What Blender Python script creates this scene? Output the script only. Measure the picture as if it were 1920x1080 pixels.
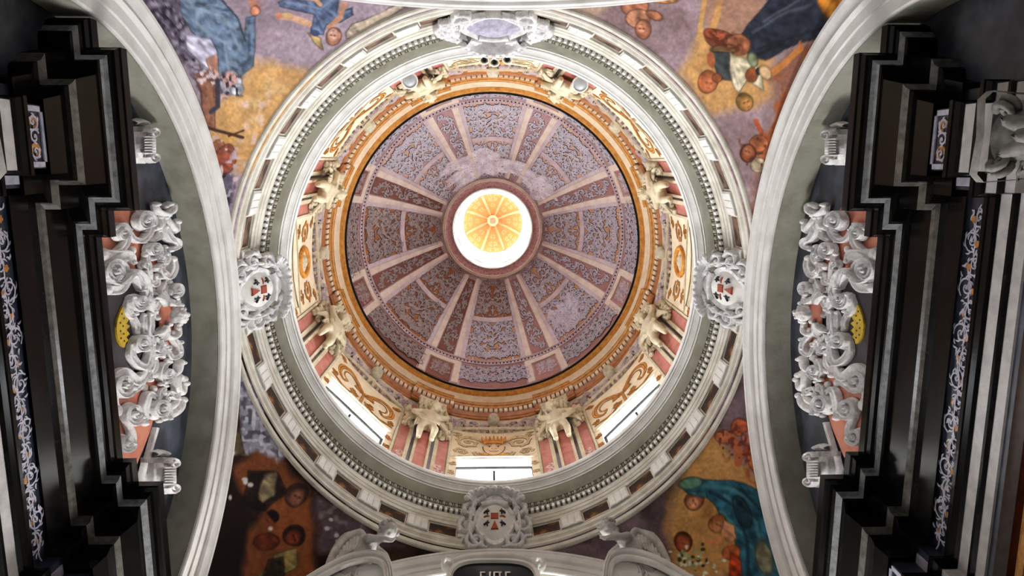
import bpy, bmesh, math, random
import numpy as np
from mathutils import Vector, Matrix
for o in list(bpy.data.objects): bpy.data.objects.remove(o)
SC = bpy.context.scene
COL = SC.collection
PI = math.pi
R_ = math.radians
random.seed(4)
# ------------------------------------------------------------------ camera
FPX = 1360.0                      # focal length in pixels of the 1920 frame
CAM = np.array([-0.045, -1.75, 0.0])
def _cam_rot():
    w = np.array([(920 - 960) / FPX, (303 - 540) / FPX, 1.0]); w /= np.linalg.norm(w)
    v = np.cross([0, 0, 1], w); K = np.array([[0, -v[2], v[1]], [v[2], 0, -v[0]], [-v[1], v[0], 0]])
    return np.eye(3) + K + K @ K / (1 + w[2])
RC = _cam_rot()
cd = bpy.data.cameras.new('camera'); cam = bpy.data.objects.new('camera', cd); COL.objects.link(cam)
cd.sensor_width = 36; cd.lens = FPX / 1920 * 36; cd.clip_end = 200; cd.clip_start = 0.05
m = Matrix.Identity(4)
for i in range(3):
    m[i][0] = RC[0][i]; m[i][1] = -RC[1][i]; m[i][2] = -RC[2][i]; m[i][3] = CAM[i]
cam.matrix_world = m
SC.camera = cam
def project(P):
    q = (np.asarray(P) - CAM) @ RC.T
    return np.stack([960 + FPX * q[:, 0] / q[:, 2], 540 + FPX * q[:, 1] / q[:, 2]], 1)
def at(px, py, axis, val):        # the point of a world plane (axis = val) seen at a pixel of the photograph
    d = np.array([(px - 960) / FPX, (py - 540) / FPX, 1.0]) @ RC
    return CAM + d * ((val - CAM[axis]) / d[axis])
# ------------------------------------------------------------------ world, lights, exposure
wd = bpy.data.worlds.new('overcast_sky'); SC.world = wd; wd.use_nodes = True
bg = wd.node_tree.nodes['Background']; bg.inputs[0].default_value = (0.93, 0.96, 1.0, 1); bg.inputs[1].default_value = 58.0
def area(name, loc, target, sx, sy, power, col=(1, 1, 1)):
    l = bpy.data.lights.new(name, 'AREA'); l.shape = 'RECTANGLE'; l.size = sx; l.size_y = sy; l.energy = power; l.color = col
    o = bpy.data.objects.new(name, l); COL.objects.link(o); o.location = loc
    o.rotation_euler = (Vector(target) - Vector(loc)).to_track_quat('-Z', 'Y').to_euler(); return o
area('nave_fill_light', (1.2, 8.2, 4.2), (-1.2, -3.4, 9.0), 1.8, 3.2, 900, (1, 0.98, 0.95))  # lamp added in the unseen nave arm, brightens the surfaces facing it
area('choir_fill_light', (0.3, -8.2, 3.0), (0.9, 3.2, 8.8), 3.0, 3.0, 30, (1, 0.97, 0.93))  # weak fill lamp added in the unseen choir arm
area('crossing_floor_bounce', (0.5, 0.3, -1.0), (0.3, 0.2, 9), 4.0, 4.0, 12, (1, 0.95, 0.88))
for wx, wy, pw in ((0.0, 5.0, 900), (-3.6, 3.6, 420), (3.6, 3.6, 420)):      # lamps added outside the windows to brighten the dome's choir side
    area('window_fill_light', (wx, wy, 10.4), (-wx * .35, -wy * .35, 16.2), 1.6, 1.4, pw, (1, .98, .96))
SC.view_settings.view_transform = 'Standard'; SC.view_settings.look = 'None'
SC.view_settings.gamma = 1; SC.view_settings.use_curve_mapping = False; SC.view_settings.exposure = 0.0
SC.cycles.max_bounces = 8; SC.cycles.diffuse_bounces = 5; SC.cycles.sample_clamp_indirect = 8
# ------------------------------------------------------------------ materials
def lin(c): return tuple(((x / 255) / 12.92 if x / 255 <= 0.04045 else ((x / 255 + 0.055) / 1.055) ** 2.4) for x in c)
def mat(name, c, c2=None, scale=6.0, rough=0.8, bump=0.0, bscale=40.0, metal=0.0, spec=0.3, lo=0.4, hi=0.65, speck=None, speck_scale=90.0, stretch=None):
    M = bpy.data.materials.new(name); M.use_nodes = True; nt = M.node_tree; N = nt.nodes; L = nt.links
    b = N['Principled BSDF']; b.inputs['Roughness'].default_value = rough; b.inputs['Metallic'].default_value = metal
    b.inputs['Specular IOR Level'].default_value = spec
    b.inputs['Base Color'].default_value = (*lin(c), 1)
    tc = N.new('ShaderNodeTexCoord'); vec = tc.outputs['Object']
    if stretch:
        mp = N.new('ShaderNodeMapping'); mp.inputs['Scale'].default_value = stretch; L.new(vec, mp.inputs[0]); vec = mp.outputs[0]
    out = None
    if c2:
        n = N.new('ShaderNodeTexNoise'); n.inputs['Scale'].default_value = scale; n.inputs['Detail'].default_value = 7; n.inputs['Roughness'].default_value = 0.65
        L.new(vec, n.inputs['Vector'])
        r = N.new('ShaderNodeValToRGB'); r.color_ramp.elements[0].position = lo; r.color_ramp.elements[1].position = hi
        r.color_ramp.elements[0].color = (*lin(c), 1); r.color_ramp.elements[1].color = (*lin(c2), 1)
        L.new(n.outputs['Fac'], r.inputs['Fac']); out = r.outputs['Color']
    if speck:
        n2 = N.new('ShaderNodeTexNoise'); n2.inputs['Scale'].default_value = speck_scale; n2.inputs['Detail'].default_value = 3; L.new(vec, n2.inputs['Vector'])
        r2 = N.new('ShaderNodeValToRGB'); r2.color_ramp.elements[0].position = 0.60; r2.color_ramp.elements[1].position = 0.68
        L.new(n2.outputs['Fac'], r2.inputs['Fac'])
        mx = N.new('ShaderNodeMix'); mx.data_type = 'RGBA'; L.new(r2.outputs['Color'], mx.inputs['Factor'])
        if out: L.new(out, mx.inputs['A'])
        else: mx.inputs['A'].default_value = (*lin(c), 1)
        mx.inputs['B'].default_value = (*lin(speck), 1); out = mx.outputs['Result']
    if out: L.new(out, b.inputs['Base Color'])
    if bump:
        n3 = N.new('ShaderNodeTexNoise'); n3.inputs['Scale'].default_value = bscale; n3.inputs['Detail'].default_value = 5; L.new(vec, n3.inputs['Vector'])
        bp = N.new('ShaderNodeBump'); bp.inputs['Strength'].default_value = bump; bp.inputs['Distance'].default_value = 0.03
        L.new(n3.outputs['Fac'], bp.inputs['Height']); L.new(bp.outputs['Normal'], b.inputs['Normal'])
    return M
def mat_attr(name):
    M = bpy.data.materials.new(name); M.use_nodes = True; nt = M.node_tree; N = nt.nodes; L = nt.links
    b = N['Principled BSDF']; b.inputs['Roughness'].default_value = 0.85; b.inputs['Specular IOR Level'].default_value = 0.15
    a = N.new('ShaderNodeAttribute'); a.attribute_name = 'Col'
    tc = N.new('ShaderNodeTexCoord')
    n = N.new('ShaderNodeTexNoise'); n.inputs['Scale'].default_value = 9; n.inputs['Detail'].default_value = 9; n.inputs['Roughness'].default_value = 0.75
    L.new(tc.outputs['Object'], n.inputs['Vector'])
    r = N.new('ShaderNodeValToRGB'); r.color_ramp.elements[0].position = 0.3; r.color_ramp.elements[1].position = 0.72
    r.color_ramp.elements[0].color = (0.74, 0.73, 0.73, 1); r.color_ramp.elements[1].color = (1.14, 1.13, 1.12, 1)
    L.new(n.outputs['Fac'], r.inputs['Fac'])
    mx = N.new('ShaderNodeMix'); mx.data_type = 'RGBA'; mx.blend_type = 'MULTIPLY'; mx.inputs['Factor'].default_value = 1
    L.new(a.outputs['Color'], mx.inputs['A']); L.new(r.outputs['Color'], mx.inputs['B'])
    L.new(mx.outputs['Result'], b.inputs['Base Color'])
    return M
WHITE = mat('white_stucco', (226, 225, 221), (204, 202, 196), 3, 0.75, 0.12, 30)
ARCHW = mat('whitewashed_plaster', (218, 216, 214), (196, 194, 190), 2.2, 0.8, 0.08, 25)
RELIEF = mat('white_relief_stucco', (226, 224, 224), (190, 187, 188), 9, 0.7, 0.35, 45)
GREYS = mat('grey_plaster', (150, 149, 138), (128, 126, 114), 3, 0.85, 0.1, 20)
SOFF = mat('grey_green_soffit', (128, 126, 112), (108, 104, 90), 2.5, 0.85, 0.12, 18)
RINGW = mat('pale_stone_moulding', (215, 211, 200), (186, 180, 166), 4, 0.75, 0.15, 30)
BLACKM = mat('black_marble', (7, 7, 7), (15, 13, 11), 5, 0.2, 0.0, spec=0.07)
HILITE = mat('grey_edge_highlight', (128, 132, 134), (92, 94, 96), 12, 0.25, spec=0.5)  # highlight along the black moulding put into a paler colour
HILITED = mat('dim_edge_highlight', (84, 82, 78), (52, 50, 46), 12, 0.25, spec=0.5)  # dimmer highlight of the lower moulding, also as colour
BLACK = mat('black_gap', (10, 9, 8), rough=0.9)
WMARB = mat('pale_grey_marble', (186, 184, 184), (160, 158, 160), 7, 0.35)
PINKM = mat('pink_marble', (196, 124, 100), (168, 96, 76), 5, 0.45)
ROSEM = mat('rose_marble', (188, 116, 104), (160, 86, 70), 6, 0.5)
SLATE = mat('blue_grey_marble', (40, 43, 52), (84, 90, 104), 3, 0.4, lo=0.42, hi=0.75)
REDM = mat('red_brown_marble', (104, 44, 20), (70, 28, 14), 5, 0.25)
CREAM = mat('cream_stucco', (212, 200, 172), (188, 174, 146), 7, 0.8, 0.3, 45)
CREAMR = mat('cream_rib_paint', (234, 216, 202), (214, 190, 174), 4, 0.85)
OCHRE = mat('orange_ochre_paint', (164, 100, 38), (132, 72, 24), 8, 0.6)
GOLD = mat('gilded_ochre_paint', (192, 134, 58), (150, 94, 30), 10, 0.5)
BAND = mat('beige_band', (222, 204, 178), (206, 184, 156), 5, 0.8)
LILAC = mat('lilac_fresco_ground', (196, 170, 178), (158, 122, 122), 2.5, 0.9, speck=(108, 72, 66), speck_scale=40)
LILACP = mat('pale_lilac_paint', (214, 196, 202), (190, 164, 168), 3, 0.9)
PANELO = mat('ochre_panel_ground', (206, 152, 104), (176, 128, 108), 2.6, 0.9)
PANELR = mat('russet_panel_ground', (176, 124, 114), (150, 104, 100), 3, 0.9)
SCR = mat('lilac_grey_scroll_paint', (222, 212, 224), (184, 172, 188), 9, 0.9)
INK = mat('dark_contour_paint', (74, 50, 46), (52, 34, 34), 9, 0.9)
WORN = mat('worn_whitish_plaster', (238, 230, 238), (202, 182, 194), 5, 0.95, speck=(120, 92, 94), speck_scale=30)
LANTW = mat('lantern_white', (246, 244, 238), (236, 232, 222), 3, 0.8)
LANTO = mat('lantern_orange_paint', (186, 112, 50), (172, 100, 58), 9, 0.85, speck=(150, 84, 50), speck_scale=24)
LANTC = mat('lantern_cream_rib', (226, 200, 150), (214, 186, 130), 5, 0.8)
GILT = mat('gilt_scroll_paint', (214, 150, 62), (176, 104, 34), 12, 0.7)
GILT2 = mat('pale_gilt_paint', (240, 222, 178), (226, 198, 140), 9, 0.8)
IVORY = mat('ivory_panel', (240, 226, 200), (226, 206, 172), 5, 0.85)
INKB = mat('brown_contour_paint', (120, 66, 24), (84, 46, 20), 12, 0.9)
PURPLE = mat('dark_purple_marble', (92, 74, 86), (62, 50, 60), 8, 0.4)
METO = mat('dark_painted_metope', (44, 26, 14), (150, 96, 40), 5.5, 0.7, lo=0.48, hi=0.72)
METO2 = mat('brown_painted_metope', (52, 40, 34), (150, 116, 96), 4.5, 0.7, lo=0.42, hi=0.7)
FRAMEM = mat('dark_window_metal', (10, 9, 9), rough=0.7, spec=0.1)
TEALM = mat('dark_blue_inlay', (30, 36, 52), (48, 52, 60), 9, 0.3)
INLW = mat('pale_inlay', (176, 174, 190), (140, 140, 156), 12, 0.3)
INLO = mat('ochre_inlay', (176, 122, 54), (140, 80, 40), 12, 0.3)
CROWNY = mat('yellow_inlay', (196, 164, 40), (170, 138, 30), 14, 0.4)
OVALB = mat('dark_oval_marble', (44, 40, 46), (84, 80, 88), 2.0, 0.3, lo=0.5, hi=0.8)
TEXTW = mat('pale_lettering', (225, 222, 214), rough=0.6)
LAMPG = mat('frosted_lamp_glass', (190, 194, 198), rough=0.25, spec=0.6)
EMRED = mat('red_enamel', (150, 62, 40), rough=0.5)
EMBLK = mat('black_enamel', (34, 28, 28), rough=0.5)
GRYF = mat('grey_lilac_field', (176, 172, 188), (140, 136, 152), 14, 0.7)
FRESCO = mat_attr('fresco_paint')
FLOORM = mat('floor_marble', (84, 76, 70), (60, 54, 50), 1.5, 0.5)
STATUE = mat('grey_white_statue_plaster', (190, 188, 184), (150, 146, 142), 5, 0.75, 0.2, 30)
GLASS = bpy.data.materials.new('window_glass'); GLASS.use_nodes = True
_n = GLASS.node_tree; _n.nodes.clear(); _o = _n.nodes.new('ShaderNodeOutputMaterial'); _t = _n.nodes.new('ShaderNodeBsdfTransparent'); _g = _n.nodes.new('ShaderNodeBsdfGlossy')
_mx = _n.nodes.new('ShaderNodeMixShader'); _mx.inputs[0].default_value = 0.06; _t.inputs[0].default_value = (0.96, 0.98, 1, 1); _g.inputs['Roughness'].default_value = 0.05
_n.links.new(_t.outputs[0], _mx.inputs[1]); _n.links.new(_g.outputs[0], _mx.inputs[2]); _n.links.new(_mx.outputs[0], _o.inputs[0])
# ------------------------------------------------------------------ object helpers
def prop(o, label=None, cat=None, group=None, kind=None):
    if label: o['label'] = label
    if cat: o['category'] = cat
    if group: o['group'] = group
    if kind: o['kind'] = kind
    return o
def empty(name, label=None, cat=None, loc=(0, 0, 0), group=None, kind=None, scale=None):
    o = bpy.data.objects.new(name, None); COL.objects.link(o); o.location = loc; o.empty_display_size = 0.2
    if scale: o.scale = scale
    return prop(o, label, cat, group, kind)
SMALLWORK = {'scroll_contour', 'gilt_scrollwork', 'scrollwork', 'strip_scrollwork', 'white_inlay', 'ochre_inlay', 'festoon', 'fruit_cluster', 'cupola_scrollwork', 'hair', 'mask_feature', 'crown_dot', 'boss_rosette', 'scrolled_frame', 'wing_scroll', 'crown_point', 'mask_collar', 'mask_crown'}
def obj(name, me, parent=None, rot=0.0, loc=None, kind=None):
    if name in SMALLWORK and kind is None: kind = 'stuff'
    o = bpy.data.objects.new(name, me); COL.objects.link(o)
    if parent is not None: o.parent = parent
    if rot: o.rotation_euler = (0, 0, rot)
    if loc is not None: o.location = loc
    if kind: o['kind'] = kind
    return o
class MB:
    def __init__(s): s.v = []; s.f = []; s.m = []
    def add(s, vs, fs, mi=0):
        k = len(s.v); s.v.extend(tuple(map(float, p)) for p in vs); s.f.extend(tuple(i + k for i in f) for f in fs); s.m.extend([mi] * len(fs))
    def grid(s, rows, closed=False, mi=0):          # rows: list of equally long point lists
        n = len(rows[0]); vs = [p for r in rows for p in r]; fs = []
        for i in range(len(rows) - 1):
            for j in range(n if closed else n - 1):
                k = (j + 1) % n; fs.append((i * n + j, i * n + k, (i + 1) * n + k, (i + 1) * n + j))
        s.add(vs, fs, mi)
    def box(s, M, lo, hi, mi=0):                    # M maps local (a, b, c) to the world
        p = [M(x, y, z) for z in (lo[2], hi[2]) for y in (lo[1], hi[1]) for x in (lo[0], hi[0])]
        s.add(p, [(0, 2, 3, 1), (4, 5, 7, 6), (0, 1, 5, 4), (2, 6, 7, 3), (0, 4, 6, 2), (1, 3, 7, 5)], mi)
    def block(s, M, lo, hi, ch, mi=0):              # box with its c-side edges chamfered
        x0, y0, z0 = lo; x1, y1, z1 = hi
        def ring(d, z): return [M(x0 + d, y0 + d, z), M(x1 - d, y0 + d, z), M(x1 - d, y1 - d, z), M(x0 + d, y1 - d, z)]
        s.grid([ring(0, z0), ring(0, z1 - ch), ring(ch, z1)], True, mi); k = len(s.v)
        s.f.append((k - 4, k - 3, k - 2, k - 1)); s.m.append(mi)
    def ball(s, c, rx, ry, rz, nu=10, nv=6, M=None, mi=0):
        M = M or (lambda a, b, cc: (a, b, cc)); rows = []
        for i in range(nv + 1):
            t = PI * i / nv
            rows.append([M(c[0] + rx * math.sin(t) * math.cos(2 * PI * j / nu), c[1] + ry * math.sin(t) * math.sin(2 * PI * j / nu), c[2] + rz * math.cos(t)) for j in range(nu)])
        s.grid(rows, True, mi)
    def tube(s, pts, rad, n=8, mi=0):
        P = [Vector(p) for p in pts]; rows = []
        for i, p in enumerate(P):
            t = (P[min(i + 1, len(P) - 1)] - P[max(i - 1, 0)]).normalized()
            a = t.orthogonal().normalized() if i == 0 else (a - t * a.dot(t)).normalized()
            b = t.cross(a); r = rad[i] if hasattr(rad, '__len__') else rad
            rows.append([p + (a * math.cos(2 * PI * j / n) + b * math.sin(2 * PI * j / n)) * r for j in range(n)])
        s.grid(rows, True, mi)
        k = len(s.v) - n * len(rows); s.f.append(tuple(range(k, k + n))); s.m.append(mi)
        k = len(s.v) - n; s.f.append(tuple(range(k, k + n))); s.m.append(mi)
    def ribbon(s, M, pts, wid, hgt, base=0.0, nsec=5, mi=0, groove=False):   # rounded relief band along a 2D path; nsec=2 gives flat paint
        P = np.array(pts, float); n = len(P)
        T = np.gradient(P, axis=0); T /= (np.linalg.norm(T, axis=1)[:, None] + 1e-9); Nn = np.stack([-T[:, 1], T[:, 0]], 1)
        W = np.broadcast_to(np.array(wid, float), (n,)); H = np.broadcast_to(np.array(hgt, float), (n,)); rows = []
        for i in range(n):
            row = []
            if groove:
                for x, z in ((1, 0), (.96, .8), (.74, 1), (.52, .62), (0, .74), (-.52, .62), (-.74, 1), (-.96, .8), (-1, 0)): q = P[i] + Nn[i] * W[i] * .5 * x; row.append(M(q[0], q[1], base + H[i] * z))
                rows.append(row); continue
            for k in range(nsec):
                a = PI * k / (nsec - 1); q = P[i] + Nn[i] * W[i] * 0.5 * math.cos(a)
                row.append(M(q[0], q[1], base + H[i] * (math.sin(a) if nsec > 2 else 1.0)))
            rows.append(row)
        s.grid(rows, False, mi)
    def build(s, name, mats, smooth=False, recalc=True):
        me = bpy.data.meshes.new(name); me.from_pydata(s.v, [], s.f)
        mats = mats if isinstance(mats, (list, tuple)) else [mats]
        for x in mats: me.materials.append(x)
        if len(mats) > 1: me.polygons.foreach_set('material_index', s.m)
        if recalc:
            bm = bmesh.new(); bm.from_mesh(me); bmesh.ops.recalc_face_normals(bm, faces=bm.faces); bm.to_mesh(me); bm.free()
        if smooth: me.polygons.foreach_set('use_smooth', [True] * len(me.polygons))
        if smooth == 'auto': me.set_sharp_from_angle(angle=R_(32))
        me.update(); return me
def pol(r, a, h): return (r * math.cos(a), r * math.sin(a), h)
def revolve(mb, prof, n=192, a0=0.0, a1=2 * PI, off=None, mi=0):   # profile of (radius, height) about the dome axis
    closed = abs(a1 - a0 - 2 * PI) < 1e-6
    angs = [a0 + (a1 - a0) * i / n for i in range(n if closed else n + 1)]
    if off: angs = sorted(set([round(a % (2 * PI), 6) for a in angs] + [round((c + e) % (2 * PI), 6) for c, w in off[1] for e in (-w - 1e-3, -w + 1e-3, w - 1e-3, w + 1e-3)]))
    def dr(a):
        if not off: return 0
        for c, w in off[1]:
            if abs((a - c + PI) % (2 * PI) - PI) < w: return off[0]
        return 0
    mb.grid([[pol(r + dr(a), a, h) for a in angs] for r, h in prof], closed, mi)
def sharp(prof):                                     # doubles the points so that flat shading keeps the arrises
    return prof
# 2D curves
def spiral(cx, cy, r0, a0, turns, n=22, r1=0.12, sx=1.0, sy=1.0):
    out = []
    for i in range(n):
        t = i / (n - 1); r = r0 * (1 - t) ** 1.0 + r0 * r1 * t; a = a0 + turns * 2 * PI * t
        out.append((cx + sx * r * math.cos(a), cy + sy * r * math.sin(a)))
    return out
def bez(p, n=14):
    p = [np.array(q, float) for q in p]; out = []
    for i in range(n):
        t = i / (n - 1); q = p
        while len(q) > 1: q = [q[k] * (1 - t) + q[k + 1] * t for k in range(len(q) - 1)]
        out.append(tuple(q[0]))
    return out
def cat_rom(p, n=8):
    p = [np.array(q, float) for q in p]; p = [2 * p[0] - p[1]] + p + [2 * p[-1] - p[-2]]; out = []
    for i in range(1, len(p) - 2):
        for k in range(n):
            t = k / n; a, b, c, d = p[i - 1:i + 3]
            out.append(tuple(0.5 * (2 * b + (c - a) * t + (2 * a - 5 * b + 4 * c - d) * t * t + (3 * b - a - 3 * c + d) * t ** 3)))
    out.append(tuple(p[-2])); return out
def taper(n, w0, w1, bulge=0.0): return [w0 + (w1 - w0) * i / (n - 1) + bulge * math.sin(PI * i / (n - 1)) for i in range(n)]
def leaf_pts(x, y, ang, ln, curl=0.8, n=7):
    out = []
    for i in range(n):
        out.append((x, y)); a = ang + curl * i / (n - 1); x += ln / n * math.cos(a); y += ln / n * math.sin(a)
    return out
class Motif:                                          # a set of 2D strokes (path, widths) used for painted or carved ornament
    def __init__(s): s.st = []
    def add(s, pts, wid): s.st.append((pts, list(np.broadcast_to(np.array(wid, float), (len(pts),)))))
    def vol(s, cx, cy, r, a0, turns, w, leaves=5, ll=0.5, rng=random, sy=1.0):
        p = spiral(cx, cy, r, a0, turns, sy=sy); s.add(p, taper(len(p), w, w * 0.5, w * 0.3))
        sg = 1 if turns > 0 else -1
        for k in range(leaves):
            i = int(k * (len(p) * 0.55) / leaves) + 1; d = np.array(p[i + 1]) - np.array(p[i]); t = math.atan2(d[1], d[0])
            q = leaf_pts(p[i][0], p[i][1], t - sg * (0.9 + 0.3 * rng.random()), r * ll * (0.8 + 0.5 * rng.random()), sg * 1.4)
            s.add(q, taper(len(q), w * 0.7, w * 0.15, w * 0.6))
        for j in range(5):
            a = j * 2 * PI / 5; q = leaf_pts(cx, cy, a, r * 0.26, 0.6, 4); s.add(q, taper(4, w * 0.5, w * 0.4, w * 0.3))
    def mirror(s):
        for p, w in list(s.st): s.st.append(([(-x, y) for x, y in p], w))
    def paint(s, M, mb_d, mb_l, dark=0.03, d0=0.003, d1=0.006, vein=True):
        for i, (p, w) in enumerate(s.st):             # every stroke lies a hair above the one before
            if mb_d is not None: mb_d.ribbon(M, p, [x + dark for x in w], 0.0, d0 + i * 1e-5, 2)
            if mb_l is not None: mb_l.ribbon(M, p, w, 0.0, d1 + i * 4e-5, 2)
            if vein and mb_d is not None: mb_d.ribbon(M, p, [x * .16 for x in w], 0.0, d1 + i * 4e-5 + .002, 2)
    def carve(s, M, mb, hgt, base=0.0, nsec=5):
        for p, w in s.st: mb.ribbon(M, p, w, [hgt * min(1.0, x / max(w) + 0.3) for x in w], base, nsec)
# ------------------------------------------------------------------ building shell
AX, AY = 3.45, 3.69              # half sides of the crossing
ZS, RI = 5.93, 3.07              # springing height and inner radius of the four arches
FL = -1.6
def wbox(name, lo, hi, mt, kind='structure'):
    mb = MB(); mb.box(lambda a, b, c: (a, b, c), lo, hi); return obj(name, mb.build(name, mt), kind=kind)
wbox('floor', (-5, -10, FL - 0.2), (5, 10, FL), FLOORM)
wbox('wall_left', (-4.7, -10, FL), (-4.4, 10, 9.7), ARCHW)
wbox('wall_right', (4.4, -10, FL), (4.7, 10, 9.7), ARCHW)
wbox('wall_choir', (-4.4, -10, FL), (4.4, -9.7, 9.7), ARCHW)
wbox('wall_nave', (-4.4, 9.7, FL), (4.4, 10, 9.7), ARCHW)
mb = MB(); sq = []                                     # roof slab with the round opening of the dome
n = 128
rows = [[], [], [], []]
for i in range(n):
    a = 2 * PI * i / n; c, s_ = math.cos(a), math.sin(a); k = 1 / max(abs(c) / 4.7, abs(s_) / 10)
    rows[0].append((3.62 * c, 3.85 * s_, 9.62)); rows[1].append((k * c, k * s_, 9.62)); rows[2].append((k * c, k * s_, 9.8)); rows[3].append((3.62 * c, 3.85 * s_, 9.8))
mb.grid(rows + [rows[0]], True); obj('ceiling', mb.build('ceiling', ARCHW), kind='structure')
# nave and choir barrel vaults with their side walls
for sg, nm in ((1, 'ceiling_nave'), (-1, 'ceiling_choir')):
    mb = MB(); prof = [(RI, FL)] + [(RI * math.cos(t), ZS + RI * math.sin(t)) for t in np.linspace(0, PI, 49)] + [(-RI, FL)]
    mb.grid([[(x, sg * y, z) for x, z in prof] for y in (AY + 0.25, 6.0, 9.7)]); obj(nm, mb.build(nm, ARCHW, 'auto'), kind='structure')
# corner piers of the crossing (from the floor to the springing)
for sx in (1, -1):
    for sy in (1, -1):
        mb = MB(); I = lambda a, b, c: (sx * a, sy * b, c)
        mb.box(I, (3.07, AY, FL), (4.4, AY + 0.35, ZS + 0.3)); mb.box(I, (AX, 3.07, FL), (AX + 0.4, AY + 0.05, ZS + 0.3))
        nm = f"wall_pier_{'right' if sx > 0 else 'left'}_{'nave' if sy > 0 else 'choir'}"; obj(nm, mb.build(nm, ARCHW), kind='structure')
# ------------------------------------------------------------------ the four crossing arches
def arch(axis, sg, ro, apexw, label):
    pl = AX if axis == 'x' else AY; dep = 3.84 if axis == 'x' else AY + 0.3
    e = empty('crossing_arch', label, 'arch', (sg * pl, 0, ZS) if axis == 'x' else (0, sg * pl, ZS), 'arches of the crossing')
    ox, oy = e.location.x, e.location.y
    def pt(rr, t, d):
        w = rr * math.cos(t); h = ZS + rr * math.sin(t)
        return (sg * d - ox, w, h - ZS) if axis == 'x' else (w, sg * d - oy, h - ZS)
    def strip(name, prof, mt, n=72):
        mb = MB(); ts = [0 + PI * i / n for i in range(n + 1)]; rows = []
        for r, d in prof:
            row = [pt(r, t, d) for t in ts]; lo = FL - ZS
            a, b = list(row[0]), list(row[-1]); a[2] = lo; b[2] = lo
            rows.append([tuple(a)] + row + [tuple(b)])
        mb.grid(rows); obj(name, mb.build(name, mt, 'auto'), e)
    strip('intrados', [(RI, pl + 0.02), (RI, dep), (RI + 0.1, dep)], GREYS)
    k = (ro - RI) / 0.48
    R0 = lambda x: RI + x * k
    strip('inner_archivolt', [(R0(0), pl + .03), (R0(0), pl - .005), (R0(.012), pl - .02), (R0(.13), pl - .02), (R0(.14), pl - .03)], ARCHW)
    strip('middle_archivolt', [(R0(.14), pl), (R0(.14), pl - .04), (R0(.25), pl - .04), (R0(.262), pl - .05)], ARCHW)
    strip('outer_archivolt', [(R0(.262), pl), (R0(.262), pl - .062), (R0(.28), pl - .085), (R0(.31), pl - .075), (R0(.34), pl - .06), (R0(.36), pl - .068), (R0(.43), pl - .085), (R0(.445), pl - .10), (R0(.48), pl - .105), (R0(.48), pl + .05)], ARCHW)
    return e
arch('x', 1, 3.55, 0, 'white moulded arch over the right-hand side altar')
arch('x', -1, 3.55, 0, 'white moulded arch over the left-hand side altar')
arch('y', 1, 3.45, 0, 'white moulded arch carrying two angels and a dark tablet, at the bottom edge')
arch('y', -1, 3.45, 0, 'white arch above the wide coat of arms, only its lowest rim in view')
# ------------------------------------------------------------------ painted pendentives
def sd_poly(P, poly):
    poly = np.array(poly, float); d = np.full(len(P), 1e9); ins = np.zeros(len(P), bool); n = len(poly)
    for i in range(n):
        a, b = poly[i], poly[(i + 1) % n]; e = b - a; w = P - a
        t = np.clip((w @ e) / (e @ e + 1e-9), 0, 1); q = w - t[:, None] * e; d = np.minimum(d, (q * q).sum(1))
        c = ((a[1] > P[:, 1]) != (b[1] > P[:, 1])) & (P[:, 0] < (b[0] - a[0]) * (P[:, 1] - a[1]) / (b[1] - a[1] + 1e-12) + a[0]); ins ^= c
    return np.where(ins, -1, 1) * np.sqrt(d)
_rs = np.random.RandomState(7)
def vnoise(P, sc, seed):
    rs = np.random.RandomState(seed); g = rs.rand(64, 64); q = P / sc; i = np.floor(q).astype(int); f = q - i; f = f * f * (3 - 2 * f)
    def G(a, b): return g[(i[:, 0] + a) % 64, (i[:, 1] + b) % 64]
    return (G(0, 0) * (1 - f[:, 0]) + G(1, 0) * f[:, 0]) * (1 - f[:, 1]) + (G(0, 1) * (1 - f[:, 0]) + G(1, 1) * f[:, 0]) * f[:, 1]
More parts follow.
